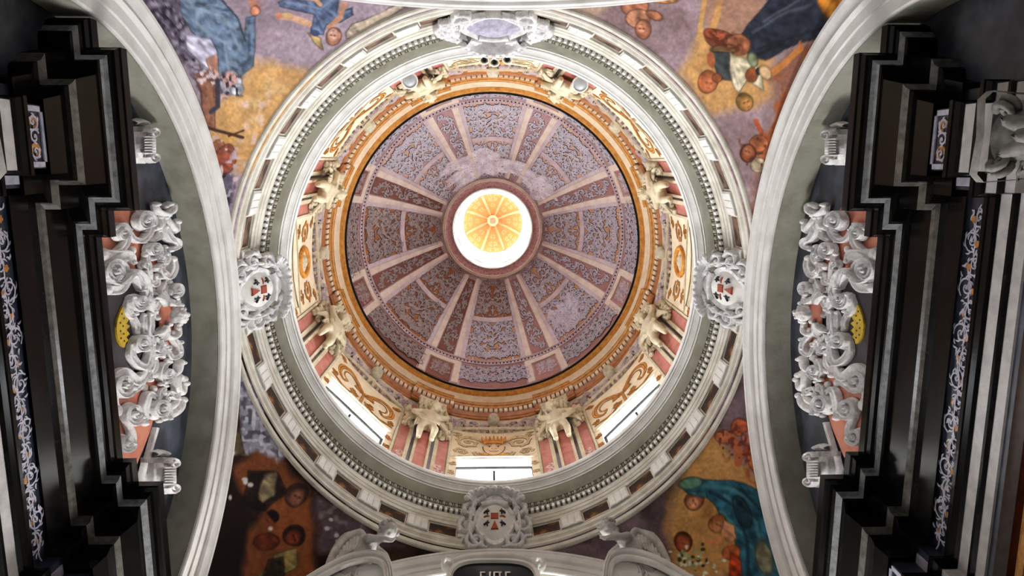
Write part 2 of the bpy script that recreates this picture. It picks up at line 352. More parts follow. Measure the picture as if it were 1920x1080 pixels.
class Painter:                                        # lays strokes of colour on the points of a fresco
    def __init__(s, P, base):
        s.W = np.stack([(vnoise(P, 34, 3) - .5) + .22 * (vnoise(P, 13, 4) - .5), (vnoise(P, 34, 5) - .5) + .22 * (vnoise(P, 13, 6) - .5)], 1)
        s.P0 = P; s.C = np.tile(np.array(base, float), (len(P), 1))
    def blend(s, m, c): s.C = s.C * (1 - m[:, None]) + np.array(c, float) * m[:, None]
    def poly(s, pts, c, soft=3, rag=6, op=1.0):
        P = s.P0 + s.W * rag; d = sd_poly(P, pts); m = op * np.clip(0.5 - d / max(soft, .5), 0, 1); s.blend(m, c)
        if soft <= 8: s.model(m, d, c)
    def model(s, m, d, c):                               # brushwork inside a figure: streaks, a lit side and a drawn contour
        u = s.P0 @ np.array([.8, .6]); v = s.P0 @ np.array([-.6, .8]); st = vnoise(np.stack([u / 3.2, v], 1), 5, 77) - .5; b = vnoise(s.P0, 11, 78) - .5
        k = 1 + .42 * st + .5 * b; s.C = s.C * (1 - m[:, None]) + np.clip(s.C * k[:, None], 0, 255) * m[:, None]
        e = np.exp(-(np.abs(d) / 1.5) ** 2) * .55; s.C = s.C * (1 - e[:, None]) + np.array(c, float) * .42 * e[:, None]
    def ell(s, x, y, rx, ry, c, ang=0, soft=0.2, rag=4, op=1.0, mod=True):
        P = s.P0 + s.W * rag - (x, y); ca, sa = math.cos(R_(ang)), math.sin(R_(ang)); u = (P[:, 0] * ca + P[:, 1] * sa) / rx; v = (-P[:, 0] * sa + P[:, 1] * ca) / ry
        d = np.sqrt(u * u + v * v) - 1; m = op * np.clip(0.5 - d / soft, 0, 1); s.blend(m, c)
        if mod and min(rx, ry) > 7: s.model(m, d * min(rx, ry), c)
    def line(s, pts, w, c, soft=2, rag=4, op=1.0):
        P = s.P0 + s.W * rag; d = np.full(len(P), 1e9)
        for a, b in zip(pts[:-1], pts[1:]):
            a = np.array(a, float); e = np.array(b, float) - a; q = P - a; t = np.clip((q @ e) / (e @ e + 1e-9), 0, 1)
            d = np.minimum(d, np.linalg.norm(q - t[:, None] * e, axis=1))
        s.blend(op * np.clip(0.5 - (d - w / 2) / soft, 0, 1), c)
    def mottle(s, sc, seed, c, lo, hi, reg=None, op=1.0):
        m = np.clip((vnoise(s.P0, sc, seed) - lo) / (hi - lo), 0, 1) * op
        if reg: m = m * np.clip(0.5 - sd_poly(s.P0 + s.W * 12, reg) / 12, 0, 1)
        s.blend(m, c)
    def head(s, x, y, r, skin, hair, ang=0, dark=(60, 34, 24)):
        s.ell(x, y, r * 1.0, r * 1.1, hair, ang, .25, 5)
        ca, sa = math.cos(R_(ang)), math.sin(R_(ang)); L = lambda u, v: (x + r * (u * ca - v * sa), y + r * (u * sa + v * ca))
        mid = tuple((a * .55 + b * .45) for a, b in zip(skin, hair)); lite = tuple(min(255, v * 1.12 + 8) for v in skin)
        fx, fy = L(0.12, .16); s.ell(fx, fy, r * .70, r * .80, mid, ang, .4, 5, 1, False); fx, fy = L(.2, .26); s.ell(fx, fy, r * .54, r * .62, skin, ang, .6, 4, 1, False)
        fx, fy = L(.34, .34); s.ell(fx, fy, r * .22, r * .26, lite, ang, .9, 2, .8, False); fx, fy = L(.18, -.1); s.ell(fx, fy, r * .36, r * .18, lite, ang, .9, 2, .7, False)
        for u in (-.06, .40):
            ex, ey = L(u, .10); s.ell(ex, ey, r * .16, r * .11, dark, ang, .9, 3, .6)
        ex, ey = L(.22, .62); s.ell(ex, ey, r * .17, r * .06, (120, 56, 44), ang, .9, 1, .7)
        s.line([L(.17, .08), L(.24, .40)], r * .12, mid, 2, 1, .8)
    def folds(s, pts, c1, c2, w=3):
        for k, p in enumerate(pts): s.line(p, w, c1 if k % 2 else c2, 4, 5, .7)
def paint_tl(p):
    p.mottle(60, 1, (178, 160, 176), .3, .8); p.mottle(40, 2, (140, 124, 136), .45, .95, op=.6)
    p.poly([(470, 112), (560, 130), (650, 150), (640, 200), (560, 250), (480, 330), (395, 310), (398, 220), (430, 170), (452, 150)], (206, 160, 104), 22, 14)
    p.mottle(24, 8, (222, 184, 134), .5, .9, [(440, 120), (600, 140), (540, 240), (440, 260)], .7)
    p.mottle(14, 9, (224, 196, 186), .6, .85, [(440, 190), (560, 170), (480, 320), (420, 300)], .8)
    rock = [(255, -10), (345, -10), (350, 60), (392, 110), (402, 180), (380, 230), (400, 300), (440, 330), (430, 420), (400, 420), (380, 200), (330, 90)]
    p.poly(rock, (92, 84, 100), 12, 14); p.mottle(9, 11, (170, 160, 180), .5, .75, rock); p.mottle(7, 12, (44, 38, 48), .55, .7, rock)
    p.poly([(345, 60), (400, 70), (412, 110), (404, 140), (372, 116), (348, 90)], (194, 190, 214), 8, 8)
    p.poly([(385, 110), (412, 104), (420, 150), (400, 150)], (188, 136, 118), 8)
    robe = [(338, -10), (412, -10), (448, 40), (460, 70), (462, 34), (480, 30), (480, 90), (476, 122), (455, 140), (428, 136), (412, 142), (408, 100), (395, 72), (360, 60), (340, 34)]
    p.poly(robe, (96, 114, 138), 3, 5); p.folds([[(350, 10), (420, 30), (450, 90)], [(370, 4), (430, 20)], [(360, 40), (420, 80), (430, 130)], [(468, 40), (470, 110), (446, 130)], [(400, 20), (446, 60)]], (58, 68, 86), (146, 164, 186), 5)
    p.mottle(10, 13, (140, 158, 180), .55, .8, robe, .7)
    p.line([(414, -6), (446, 38), (462, 76)], 3, (52, 58, 72), 2)
    p.line([(480, 24), (470, 2)], 9, (196, 132, 104)); p.line([(482, 22), (490, 8)], 3, (186, 112, 84)); p.line([(480, 20), (484, -2)], 3, (196, 120, 94)); p.line([(478, 20), (476, -4)], 3, (196, 120, 94)); p.ell(479, 20, 9, 10, (202, 136, 108))
    p.head(434, 154, 21, (206, 160, 150), (176, 178, 198), 200, (80, 78, 92)); p.ell(446, 166, 14, 12, (204, 206, 218), 0, .5, 10)
    p.mottle(6, 14, (56, 50, 60), .58, .7, [(415, 136), (458, 136), (456, 180), (415, 182)])
    p.poly([(360, 140), (400, 130), (410, 170), (404, 240), (388, 240), (376, 190)], (128, 86, 70), 8, 10); p.mottle(6, 15, (210, 196, 204), .56, .7, [(355, 120), (420, 140), (400, 190), (370, 170)])
    p.line([(392, 160), (396, 190), (386, 226)], 12, (150, 104, 80)); p.line([(408, 150), (410, 200), (396, 210)], 9, (64, 60, 72))
    p.line([(384, 236), (456, 260)], 6, (74, 48, 38)); p.line([(430, 256), (456, 246)], 4, (74, 48, 38)); p.line([(396, 268), (400, 250)], 6, (206, 158, 70)); p.line([(400, 262), (440, 262)], 5, (210, 160, 80))
    p.ell(410, 275, 12, 12, (130, 84, 66)); p.ell(424, 300, 20, 26, (140, 74, 58), 20, .4, 10); p.ell(402, 318, 9, 14, (150, 66, 50)); p.mottle(8, 16, (196, 172, 180), .6, .75, [(390, 250), (460, 270), (450, 340), (400, 340)])
    # flying cherub with blue drapery
    p.poly([(650, 62), (662, 44), (750, 8), (762, 14), (715, 40), (668, 70), (652, 74)], (172, 156, 140), 4); p.folds([[(664, 58), (740, 18)], [(668, 66), (720, 34)], [(660, 52), (720, 20)]], (128, 112, 92), (196, 182, 160), 3)
    p.poly([(575, 62), (600, 70), (608, 92), (588, 80)], (190, 160, 110), 3)
    dr = [(522, 4), (560, -8), (634, -8), (632, 24), (660, 14), (664, 26), (640, 40), (612, 44), (606, 64), (580, 62), (588, 28), (548, 18), (526, 12)]
    p.poly(dr, (90, 104, 134), 3); p.folds([[(540, 6), (600, 16), (620, 0)], [(590, 30), (604, 56)], [(630, 26), (656, 20)]], (56, 66, 96), (140, 152, 178), 4)
    p.line([(522, 30), (552, 34), (578, 46)], 12, (204, 160, 132)); p.ell(522, 30, 7, 6, (198, 130, 104)); p.line([(644, 8), (640, 30), (618, 50)], 11, (190, 140, 116)); p.line([(560, -4), (590, -2), (600, 8)], 8, (206, 156, 118))
    p.head(627, 68, 15, (200, 156, 140), (160, 112, 90), 190); p.ell(590, 62, 9, 6, (70, 80, 120)); p.ell(540, 28, 10, 4, (210, 176, 120))
def paint_tr(p):
    p.mottle(60, 21, (170, 148, 156), .3, .8); p.mottle(26, 22, (128, 104, 104), .5, .9, op=.7)
    p.poly([(1000, 0), (1160, 0), (1110, 30), (1040, 20)], (176, 150, 130), 14, 10)
    p.poly([(1312, 60), (1296, 100), (1272, 138), (1334, 214), (1420, 204), (1446, 180), (1452, 110), (1390, 70)], (202, 154, 98), 20, 12)
    p.mottle(26, 23, (186, 134, 76), .5, .9, [(1290, 100), (1340, 210), (1440, 190), (1420, 90)], .8)
    p.poly([(1440, 130), (1500, 90), (1545, 60), (1500, 190), (1440, 420), (1410, 420), (1420, 300), (1460, 200)], (142, 96, 78), 22, 14); p.mottle(18, 24, (170, 92, 48), .5, .85, [(1440, 150), (1540, 70), (1450, 380), (1410, 400)])
    p.poly([(1310, -8), (1440, -8), (1396, 64), (1330, 70)], (168, 128, 108), 16, 10)
    robe = [(1390, 62), (1404, 44), (1446, -8), (1536, -8), (1566, 46), (1560, 62), (1470, 92), (1436, 112), (1406, 104), (1394, 84)]
    p.poly(robe, (38, 42, 54), 3, 5); p.folds([[(1410, 60), (1480, 20), (1520, 10)], [(1420, 90), (1500, 66), (1550, 50)], [(1430, 40), (1500, 0)], [(1420, 100), (1470, 80)]], (20, 22, 28), (86, 92, 104), 5)
    p.poly([(1530, -8), (1604, -8), (1566, 46), (1540, 20)], (186, 118, 36), 4); p.folds([[(1548, 0), (1564, 38)], [(1570, 0), (1566, 30)], [(1584, -4), (1570, 24)]], (120, 66, 18), (222, 168, 70), 4)
    p.line([(1322, -8), (1316, 30), (1310, 74), (1336, 84)], 9, (206, 160, 96)); p.line([(1352, -8), (1344, 30), (1334, 60)], 12, (200, 150, 92))
    p.ell(1350, 74, 30, 17, (134, 70, 46), 14); p.ell(1330, 64, 12, 10, (160, 80, 50)); p.ell(1384, 84, 24, 20, (150, 92, 62), 20); p.ell(1360, 92, 26, 9, (122, 92, 60))
    p.mottle(6, 25, (96, 44, 28), .55, .7, [(1324, 56), (1370, 60), (1400, 96), (1340, 94)])
    p.poly([(1336, 96), (1366, 100), (1372, 150), (1346, 148), (1338, 120)], (66, 72, 74), 3); p.ell(1334, 112, 7, 16, (170, 96, 60)); p.poly([(1368, 98), (1376, 106), (1408, 110), (1430, 136), (1432, 170), (1418, 160), (1400, 150), (1386, 176), (1374, 160), (1368, 130)], (216, 204, 172), 3, 5)
    p.folds([[(1376, 120), (1388, 164)], [(1390, 124), (1406, 150)], [(1374, 140), (1382, 166)]], (150, 136, 108), (236, 228, 204), 3)
    p.ell(1412, 112, 9, 14, (124, 134, 100), -20); p.ell(1410, 140, 12, 14, (150, 84, 46)); p.ell(1424, 134, 6, 8, (44, 40, 40))
    p.head(1327, 153, 18, (196, 116, 76), (160, 88, 54), 10, (104, 52, 32)); p.ell(1344, 146, 9, 8, (176, 96, 58)); p.head(1396, 192, 16, (186, 130, 70), (132, 100, 54), -20)
    p.line([(1440, 142), (1470, 118), (1500, 92)], 12, (198, 126, 66)); p.line([(1500, 92), (1498, 80)], 4, (186, 104, 54)); p.ell(1436, 136, 10, 14, (206, 172, 130), -30)
    p.ell(1190, 12, 26, 20, (180, 116, 88)); p.ell(1196, 36, 24, 18, (190, 132, 102)); p.head(1206, 56, 16, (190, 130, 100), (158, 98, 72), 180); p.ell(1228, 30, 16, 8, (156, 100, 70), 20); p.ell(1240, -2, 30, 8, (200, 140, 90))
    p.line([(1418, 226), (1436, 258)], 9, (170, 84, 54)); p.line([(1470, 180), (1462, 220), (1444, 260)], 14, (156, 84, 48)); p.ell(1404, 286, 16, 17, (150, 82, 54)); p.ell(1424, 268, 18, 16, (172, 100, 64)); p.ell(1424, 310, 16, 14, (176, 160, 130)); p.mottle(7, 26, (96, 54, 40), .6, .72, [(1388, 260), (1450, 240), (1440, 320), (1400, 310)])
    p.head(1404, 286, 15, (170, 104, 70), (120, 62, 40), 200)
def paint_br(p):
    p.mottle(44, 31, (126, 104, 112), .35, .8); p.mottle(22, 32, (72, 56, 58), .5, .85, op=.8)
    p.poly([(1340, 800), (1376, 850), (1440, 930), (1452, 1090), (1256, 1090), (1246, 1000), (1266, 930), (1290, 870)], (192, 142, 82), 24, 14)
    p.mottle(30, 33, (214, 164, 96), .5, .9, [(1300, 840), (1380, 860), (1300, 900)], .8); p.mottle(26, 34, (166, 112, 58), .5, .9, [(1250, 920), (1440, 960), (1440, 1090), (1250, 1090)], .8)
    p.poly([(1390, 730), (1450, 720), (1450, 880), (1390, 850)], (112, 92, 104), 20, 12); p.mottle(14, 35, (150, 70, 40), .52, .75, [(1380, 840), (1450, 800), (1450, 930), (1400, 900)])
    p.ell(1358, 818, 16, 13, (176, 98, 64)); p.ell(1386, 802, 15, 17, (170, 84, 52)); p.line([(1372, 820), (1388, 850), (1384, 868)], 15, (172, 94, 60)); p.ell(1404, 822, 15, 14, (160, 96, 84)); p.ell(1416, 860, 14, 24, (176, 90, 40)); p.mottle(6, 36, (110, 50, 34), .58, .72, [(1344, 800), (1420, 790), (1420, 880), (1350, 850)])
    mantle = [(1278, 912), (1296, 899), (1326, 900), (1372, 900), (1420, 918), (1448, 950), (1470, 1090), (1386, 1090), (1382, 1040), (1376, 996), (1352, 972), (1338, 946), (1322, 930), (1290, 924)]
    p.poly(mantle, (40, 90, 108), 3, 5); p.folds([[(1300, 908), (1370, 916), (1420, 950)], [(1330, 922), (1380, 950), (1400, 1010), (1404, 1080)], [(1360, 930), (1420, 980), (1430, 1080)], [(1390, 920), (1440, 970)], [(1350, 960), (1390, 1000)]], (20, 40, 54), (78, 138, 142), 7)
    p.ell(1392, 960, 14, 30, (20, 34, 48), -30, .8, 8, .8); p.ell(1296, 906, 22, 10, (84, 124, 104), -8, .5)
    p.head(1301, 938, 17, (206, 140, 96), (110, 60, 40), 60, (70, 40, 26)); p.poly([(1284, 920), (1322, 922), (1326, 934), (1300, 928)], (54, 104, 108), 2, 3)
    p.head(1346, 982, 15, (196, 128, 84), (150, 84, 44), 30); p.poly([(1356, 976), (1376, 984), (1382, 1010), (1370, 1016), (1352, 1000)], (214, 150, 108), 3); p.line([(1360, 1000), (1344, 1016), (1328, 1016)], 8, (204, 130, 84)); p.ell(1372, 1036, 16, 14, (176, 90, 44)); p.line([(1364, 1030), (1360, 1048)], 7, (190, 100, 60))
    p.ell(1281, 1016, 18, 19, (90, 40, 24)); p.head(1282, 1018, 16, (170, 84, 46), (130, 60, 32), 15, (74, 34, 20)); p.poly([(1372, 1036), (1390, 1050), (1394, 1090), (1366, 1090)], (168, 58, 26), 5)
    rs = np.random.RandomState(3)
    for k in range(60):
        x, y = 1300 + rs.randn() * 22, 1052 + rs.randn() * 17; p.ell(x, y, 2 + 3 * rs.rand(), 2 + 3 * rs.rand(), [(206, 208, 176), (150, 160, 110), (60, 58, 44), (226, 226, 206)][k % 4], 0, .6, 3)
    p.ell(1432, 1046, 16, 32, (120, 116, 92), -14, .5)
def paint_bl(p):  # shade of this unlit corner is put into the dark paint colours
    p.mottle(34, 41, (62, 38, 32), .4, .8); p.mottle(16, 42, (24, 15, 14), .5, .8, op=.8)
    p.poly([(446, 870), (480, 830), (520, 850), (560, 900), (590, 960), (592, 1090), (450, 1090), (462, 1000), (500, 960), (470, 930), (420, 930)], (116, 64, 36), 16, 14)
    p.poly([(512, 940), (585, 940), (588, 1090), (540, 1090), (520, 1000)], (134, 74, 40), 12, 10)
    rocks = [(436, 690), (462, 700), (486, 760), (512, 812), (540, 850), (520, 866), (478, 842), (448, 850), (452, 800), (446, 760)]
    p.poly(rocks, (150, 150, 166), 10, 12); p.mottle(9, 43, (90, 86, 100), .5, .75, rocks); p.mottle(7, 44, (196, 196, 210), .6, .75, rocks)
    p.poly([(424, 700), (446, 740), (448, 800), (430, 800), (424, 760)], (62, 22, 18), 6); p.poly([(424, 800), (450, 810), (456, 850), (420, 860)], (108, 92, 66), 6)
    p.poly([(590, 930), (660, 950), (700, 1000), (760, 1020), (720, 1030), (600, 1040)], (92, 74, 82), 16, 12); p.mottle(10, 45, (130, 118, 116), .6, .8, [(590, 930), (680, 950), (680, 1010), (600, 1000)])
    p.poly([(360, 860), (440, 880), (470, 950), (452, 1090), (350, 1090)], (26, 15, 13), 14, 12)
    p.poly([(470, 880), (520, 886), (540, 920), (500, 960), (460, 930)], (30, 20, 18), 8, 8); p.poly([(496, 890), (520, 884), (516, 930), (486, 950), (484, 920)], (124, 110, 84), 5, 8)
    p.head(556, 928, 20, (130, 84, 66), (60, 36, 30), 30, (22, 14, 12)); p.ell(478, 944, 22, 10, (22, 14, 12), 30); p.ell(512, 970, 12, 12, (26, 16, 14)); p.line([(500, 968), (520, 992)], 7, (120, 58, 32))
    p.head(552, 1006, 19, (120, 50, 28), (36, 20, 16), 70, (20, 12, 10)); p.ell(500, 1016, 24, 16, (96, 40, 24)); p.poly([(516, 1040), (556, 1030), (560, 1064), (530, 1080), (500, 1090), (480, 1080), (510, 1060)], (132, 116, 70), 5, 8); p.poly([(505, 1050), (530, 1046), (534, 1090), (490, 1090)], (40, 32, 22), 8, 6)
    rs = np.random.RandomState(5)
    for x, y in ((432, 862), (436, 850), (461, 903), (470, 908), (428, 893), (432, 933), (508, 992), (460, 898), (620, 975), (632, 1004), (612, 992), (634, 1014)): p.ell(x, y, 3 + 3 * rs.rand(), 3 + 2 * rs.rand(), (206, 206, 202), 0, .6, 3)
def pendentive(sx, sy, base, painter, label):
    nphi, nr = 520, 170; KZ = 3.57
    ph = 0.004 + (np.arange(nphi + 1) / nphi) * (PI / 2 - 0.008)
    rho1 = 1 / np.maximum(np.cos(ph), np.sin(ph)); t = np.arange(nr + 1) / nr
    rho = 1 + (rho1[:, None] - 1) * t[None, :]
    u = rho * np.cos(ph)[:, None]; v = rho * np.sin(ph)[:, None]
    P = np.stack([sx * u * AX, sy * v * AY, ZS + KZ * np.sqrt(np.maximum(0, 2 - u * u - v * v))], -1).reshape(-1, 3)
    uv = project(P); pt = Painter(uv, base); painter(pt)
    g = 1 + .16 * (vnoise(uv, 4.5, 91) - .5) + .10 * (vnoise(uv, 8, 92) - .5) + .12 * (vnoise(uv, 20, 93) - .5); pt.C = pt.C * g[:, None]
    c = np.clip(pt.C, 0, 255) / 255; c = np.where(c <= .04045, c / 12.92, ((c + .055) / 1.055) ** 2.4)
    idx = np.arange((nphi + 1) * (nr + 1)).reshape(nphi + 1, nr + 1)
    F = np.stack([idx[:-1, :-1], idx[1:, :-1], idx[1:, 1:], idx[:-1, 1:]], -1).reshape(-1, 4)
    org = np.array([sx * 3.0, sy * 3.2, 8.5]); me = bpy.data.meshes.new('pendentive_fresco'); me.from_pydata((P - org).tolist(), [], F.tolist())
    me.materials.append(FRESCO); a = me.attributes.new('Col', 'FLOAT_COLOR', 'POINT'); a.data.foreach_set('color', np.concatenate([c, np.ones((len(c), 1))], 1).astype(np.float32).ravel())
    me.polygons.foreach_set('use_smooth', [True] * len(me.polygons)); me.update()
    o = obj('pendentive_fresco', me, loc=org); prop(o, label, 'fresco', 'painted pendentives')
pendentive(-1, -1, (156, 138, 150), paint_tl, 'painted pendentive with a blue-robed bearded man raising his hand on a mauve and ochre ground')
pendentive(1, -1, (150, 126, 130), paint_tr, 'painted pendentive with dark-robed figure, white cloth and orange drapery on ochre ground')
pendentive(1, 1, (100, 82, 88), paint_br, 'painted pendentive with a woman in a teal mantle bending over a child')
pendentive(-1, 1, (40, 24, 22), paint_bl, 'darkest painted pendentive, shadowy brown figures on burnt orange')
# ------------------------------------------------------------------ lower entablature ring
def esc(e): return (1 / math.sqrt(e), math.sqrt(e), 1)
ent = empty('ring_entablature', 'great white ring entablature with fluted blocks, dark painted panels, dentils and egg moulding', 'entablature', scale=esc(1.066))
def ring(name, prof, mt, parent, n=192, off=None, a0=0, a1=2 * PI):
    mb = MB(); revolve(mb, prof, n, a0, a1, off); return obj(name, mb.build(name, mt, 'auto'), parent)
ring('architrave', [(3.75, 9.44), (3.62, 9.42), (3.60, 9.43), (3.585, 9.46), (3.585, 9.52), (3.573, 9.525), (3.573, 9.53), (3.56, 9.54), (3.56, 9.60), (3.552, 9.605), (3.552, 9.62), (3.54, 9.63), (3.532, 9.66), (3.532, 9.70), (3.62, 9.70)], RINGW, ent)
ring('frieze', [(3.55, 9.68), (3.55, 10.04)], GREYS, ent)
ring('bed_moulding', [(3.62, 10.0), (3.50, 10.0), (3.485, 10.03), (3.485, 10.05), (3.475, 10.055), (3.46, 10.08), (3.46, 10.11), (3.45, 10.115), (3.45, 10.13), (3.435, 10.16), (3.432, 10.19), (3.425, 10.20)], RINGW, ent)
ring('dentil_ground', [(3.426, 10.195), (3.426, 10.32)], mat('shaded_recess', (74, 70, 62), (54, 50, 44), 8, .9), ent)  # shade between the dentils put into the ground's dark grey
ring('dentil_cap', [(3.43, 10.293), (3.383, 10.293), (3.383, 10.305), (3.42, 10.306)], RINGW, ent)
ring('soffit', [(3.43, 10.30), (3.40, 10.33), (3.385, 10.385), (3.352, 10.392), (3.325, 10.44), (3.295, 10.53), (3.285, 10.60), (3.278, 10.602)], SOFF, ent)
ring('cornice_lip', [(3.30, 10.598), (3.276, 10.598), (3.27, 10.62), (3.245, 10.625), (3.243, 10.64), (3.235, 10.645), (3.215, 10.67), (3.195, 10.68), (3.195, 10.69), (3.17, 10.70), (3.16, 10.72), (3.142, 10.725), (3.132, 10.74), (3.128, 10.78), (3.14, 10.84), (3.50, 10.9)], WHITE, ent)
def local(a):                                           # bay frame: s along the wall, h height, d towards the axis from radius 3.42
    def M(s, h, d, R=3.42):
        return pol(R - d, a + s / R, h)
    return M
K = 28; step = 2 * PI / K
mbb = MB(); I0 = local(0)
for k in range(3):
    s0 = -.155 + k * .105; mbb.block(lambda s, h, d: I0(s, h, d, 3.55), (s0, 9.70, 0), (s0 + .1, 10.0, .062), .012)
mbb.box(lambda s, h, d: I0(s, h, d, 3.55), (-.165, 9.70, 0), (.165, 10.0, .048)); me_b = mbb.build('fluted_block', WHITE)
mbp = MB(); mbp.box(lambda s, h, d: I0(s, h, d, 3.55), (-.205, 9.725, 0), (.205, 9.985, .010)); me_p = [mbp.build('painted_panel', METO), mbp.build('painted_panel', METO2)]
mbf = MB()
for lo, hi in (((-.225, 9.702), (.225, 9.725)), ((-.225, 9.985), (.225, 10.0)), ((-.226, 9.705), (-.205, 10)), ((.205, 9.705), (.226, 10))): mbf.box(lambda s, h, d: I0(s, h, d, 3.55), (lo[0], lo[1], 0), (hi[0], hi[1], .020))
me_f = mbf.build('panel_frame', RINGW)
for k in range(K):
    obj('fluted_block', me_b, ent, (k + .5) * step)
    q = obj('painted_panel', me_p[0 if math.sin(k * step) > -.2 else 1], ent, k * step); obj('panel_frame', me_f, q)
mbd = MB(); mbd.block(lambda s, h, d: I0(s, h, d, 3.43), (-.023, 10.20, 0), (.023, 10.29, .045), .006); me_d = mbd.build('dentil', WHITE)
ND = 252
for k in range(ND): obj('dentil', me_d, ent, 2 * PI * k / ND)
mbe = MB(); NE = 210
for k in range(NE):
    M = local(2 * PI * (k + .5) / NE); mbe.ball((0, 10.345, 0),   .030, .036, .033, 8, 5, lambda s, h, d: M(s, h, d, 3.372))
    mbe.ball((.05, 10.345, 0), .010, .04, .02, 5, 4, lambda s, h, d: M(s, h, d, 3.372))
obj('egg_moulding', mbe.build('egg_moulding', mat('grey_egg_stone', (176, 172, 158), (136, 130, 116), 9, .8), True), ent, kind='stuff')
# ------------------------------------------------------------------ cartouches on the entablature
def cartouche(ang, label, wide=False, field=WHITE):
    C0 = Vector(pol(3.40 * (math.sqrt(1.066) if abs(math.sin(ang)) > .5 else 1 / math.sqrt(1.066)), ang, 9.98)); e = empty('cartouche', label, 'coat of arms', C0, 'coats of arms on the entablature')
    T = Vector((-math.sin(ang), math.cos(ang), 0)); V = Vector((-math.cos(ang) * .40, -math.sin(ang) * .40, .92)).normalized(); Nn = T.cross(V)
    if Nn.z > 0: Nn = -Nn
    flip = 1
    def M(u, v, n):
        p = T * u + V * v + Nn * n; return tuple(p)
    wx = 1.45 if wide else 1.0; vy = .62 if wide else 1.0
    W = RELIEF
    mb = MB()                                          # shield body
    outl = []
    for i in range(40):
        a = 2 * PI * i / 40; r = 1 + .06 * math.cos(4 * a) - .05 * math.cos(2 * a); outl.append((.30 * wx * r * math.cos(a), .40 * vy * r * math.sin(a)))
    rows = [[M(x * k, y * k, n) for x, y in outl] for k, n in ((1.08, -.12), (1.08, .03), (1.0, .075), (.86, .06), (.80, .05))]; mb.grid(rows, True); obj('shield', mb.build('shield', W, 'auto'), e)
    mb = MB(); mb.grid([[M(x * k, y * k, n) for x, y in outl] for k, n in ((.82, .048), (.55, .085), (.25, .10), (.01, .105))], True); f = obj('field', mb.build('field', field, True), e)
    mb = MB(); mo = Motif()                             # scrolled frame
    for s in (1, -1):
        for cx, cy, r, a0, t in ((.36, .18, .13, 2.4, -1.3), (.40, -.10, .14, 1.2, -1.4), (.27, -.36, .15, .8, -1.3), (.20, .40, .10, -1, 1.1)):
            mo.vol(s * cx * wx, cy * vy, r, a0 if s > 0 else PI - a0, t * s, .07, 4, .7)
        mo.add(cat_rom([(s * .10, -.50 * vy), (s * .24, -.44 * vy), (s * .36 * wx, -.24 * vy), (s * .36 * wx, .05 * vy), (s * .30 * wx, .30 * vy), (s * .16, .42 * vy)], 5), .06)
    mo.carve(M, mb, .085, 0.03); obj('scrolled_frame', mb.build('scrolled_frame', W, True), e)
    mb = MB(); ca = []                                  # crown: a fluted hood over the top with scalloped edge
    cw = .40 * (1.0 if not wide else .95)
    for i in range(33):
        t = i / 32; a = PI * t; ca.append((-cw * math.cos(a), .30 * vy + .20 * math.sin(a) * (1 if not wide else 1.25)))
    rows = []
    for k, n in ((.72, .02), (.80, .10), (.92, .17), (1.0, .19), (1.04, .12)):
        rows.append([M(x * k, (.30 * vy) + (y - .30 * vy) * k, n) for x, y in ca])
    mb.grid(rows); obj('crown_hood', mb.build('crown_hood', W, True), e)
    mb = MB()
    for i in range(13):
        a = PI * (i + .5) / 13; big = .05 if i % 2 == 0 else .036
        mb.ball((-cw * 1.05 * math.cos(a), .30 * vy + .215 * math.sin(a) * (1 if not wide else 1.25), .16), big, big, .045, 8, 5, M)
    obj('crown_point', mb.build('crown_point', W, True), e)
    mb = MB()                                           # band under the crown
    mb.ribbon(M, bez([(-.2, .26 * vy), (0, .34 * vy), (.2, .26 * vy)], 12), .10, .06, .06); obj('ribbon_band', mb.build('ribbon_band', W, True), e)
    if not wide:                                        # enamel charges
        g = 1.0
        mb = MB(); mb.block(M, (-.055, -.02, .08), (.055, .09, .118), .008); obj('square_charge', mb.build('square_charge', EMRED), f)
        mb = MB(); mb.add([M(-.06, -.20, .08), M(.06, -.20, .08), M(0, -.035, .09), M(-.05, -.19, .118), M(.05, -.19, .118), M(0, -.05, .118)], [(0, 1, 4, 3), (1, 2, 5, 4), (2, 0, 3, 5), (3, 4, 5)]); obj('pointed_charge', mb.build('pointed_charge', EMRED), f)
        for s in (1, -1):
            for y0, y1, mt_, nm in ((.13, .10, EMBLK, 'black_bird'), (.03, .02, EMRED, 'red_band'), (-.08, -.12, EMBLK, 'black_bird')):
                mb = MB(); mb.ribbon(M, bez([(s * .075, y0), (s * .12, y0 + .03), (s * .16, y1)], 7), taper(7, .03, .02, .02), .02, .085)
                if mt_ is EMBLK:
                    mb.ribbon(M, bez([(s * .10, y0 + .05), (s * .12, y0), (s * .10, y0 - .06)], 6), taper(6, .012, .02, .015), .02, .085); mb.ball((s * .15, y0 - .03, .1), .018, .022, .014, 6, 4, M)
                obj(nm, mb.build(nm, mt_, True), f)
    else:
        mb = MB(); mo = Motif()
        for s in (1, -1):
            mo.vol(s * .62, .05, .12, 1.0 if s > 0 else 2.1, -1.4 * s, .07, 5, .7); mo.add(cat_rom([(s * .30, -.2), (s * .52, -.16), (s * .74, -.02), (s * .72, .10), (s * .5, .18)], 5), .09); mo.vol(s * .5, -.12, .10, 2 if s > 0 else 1.1, 1.3 * s, .06, 4, .7)
        mo.carve(M, mb, .09, .03); obj('wing_scroll', mb.build('wing_scroll', W, True), e)
    return e
cartouche(PI / 2, 'white crowned coat of arms at the bottom of the ring, red square and black birds')
cartouche(PI, 'white crowned coat of arms at the left of the ring beside the left arch')
cartouche(0, 'white crowned coat of arms at the right of the ring beside the right arch')
cartouche(-PI / 2, 'wide white coat of arms at the top of the ring with plain grey-lilac field', True, GRYF)
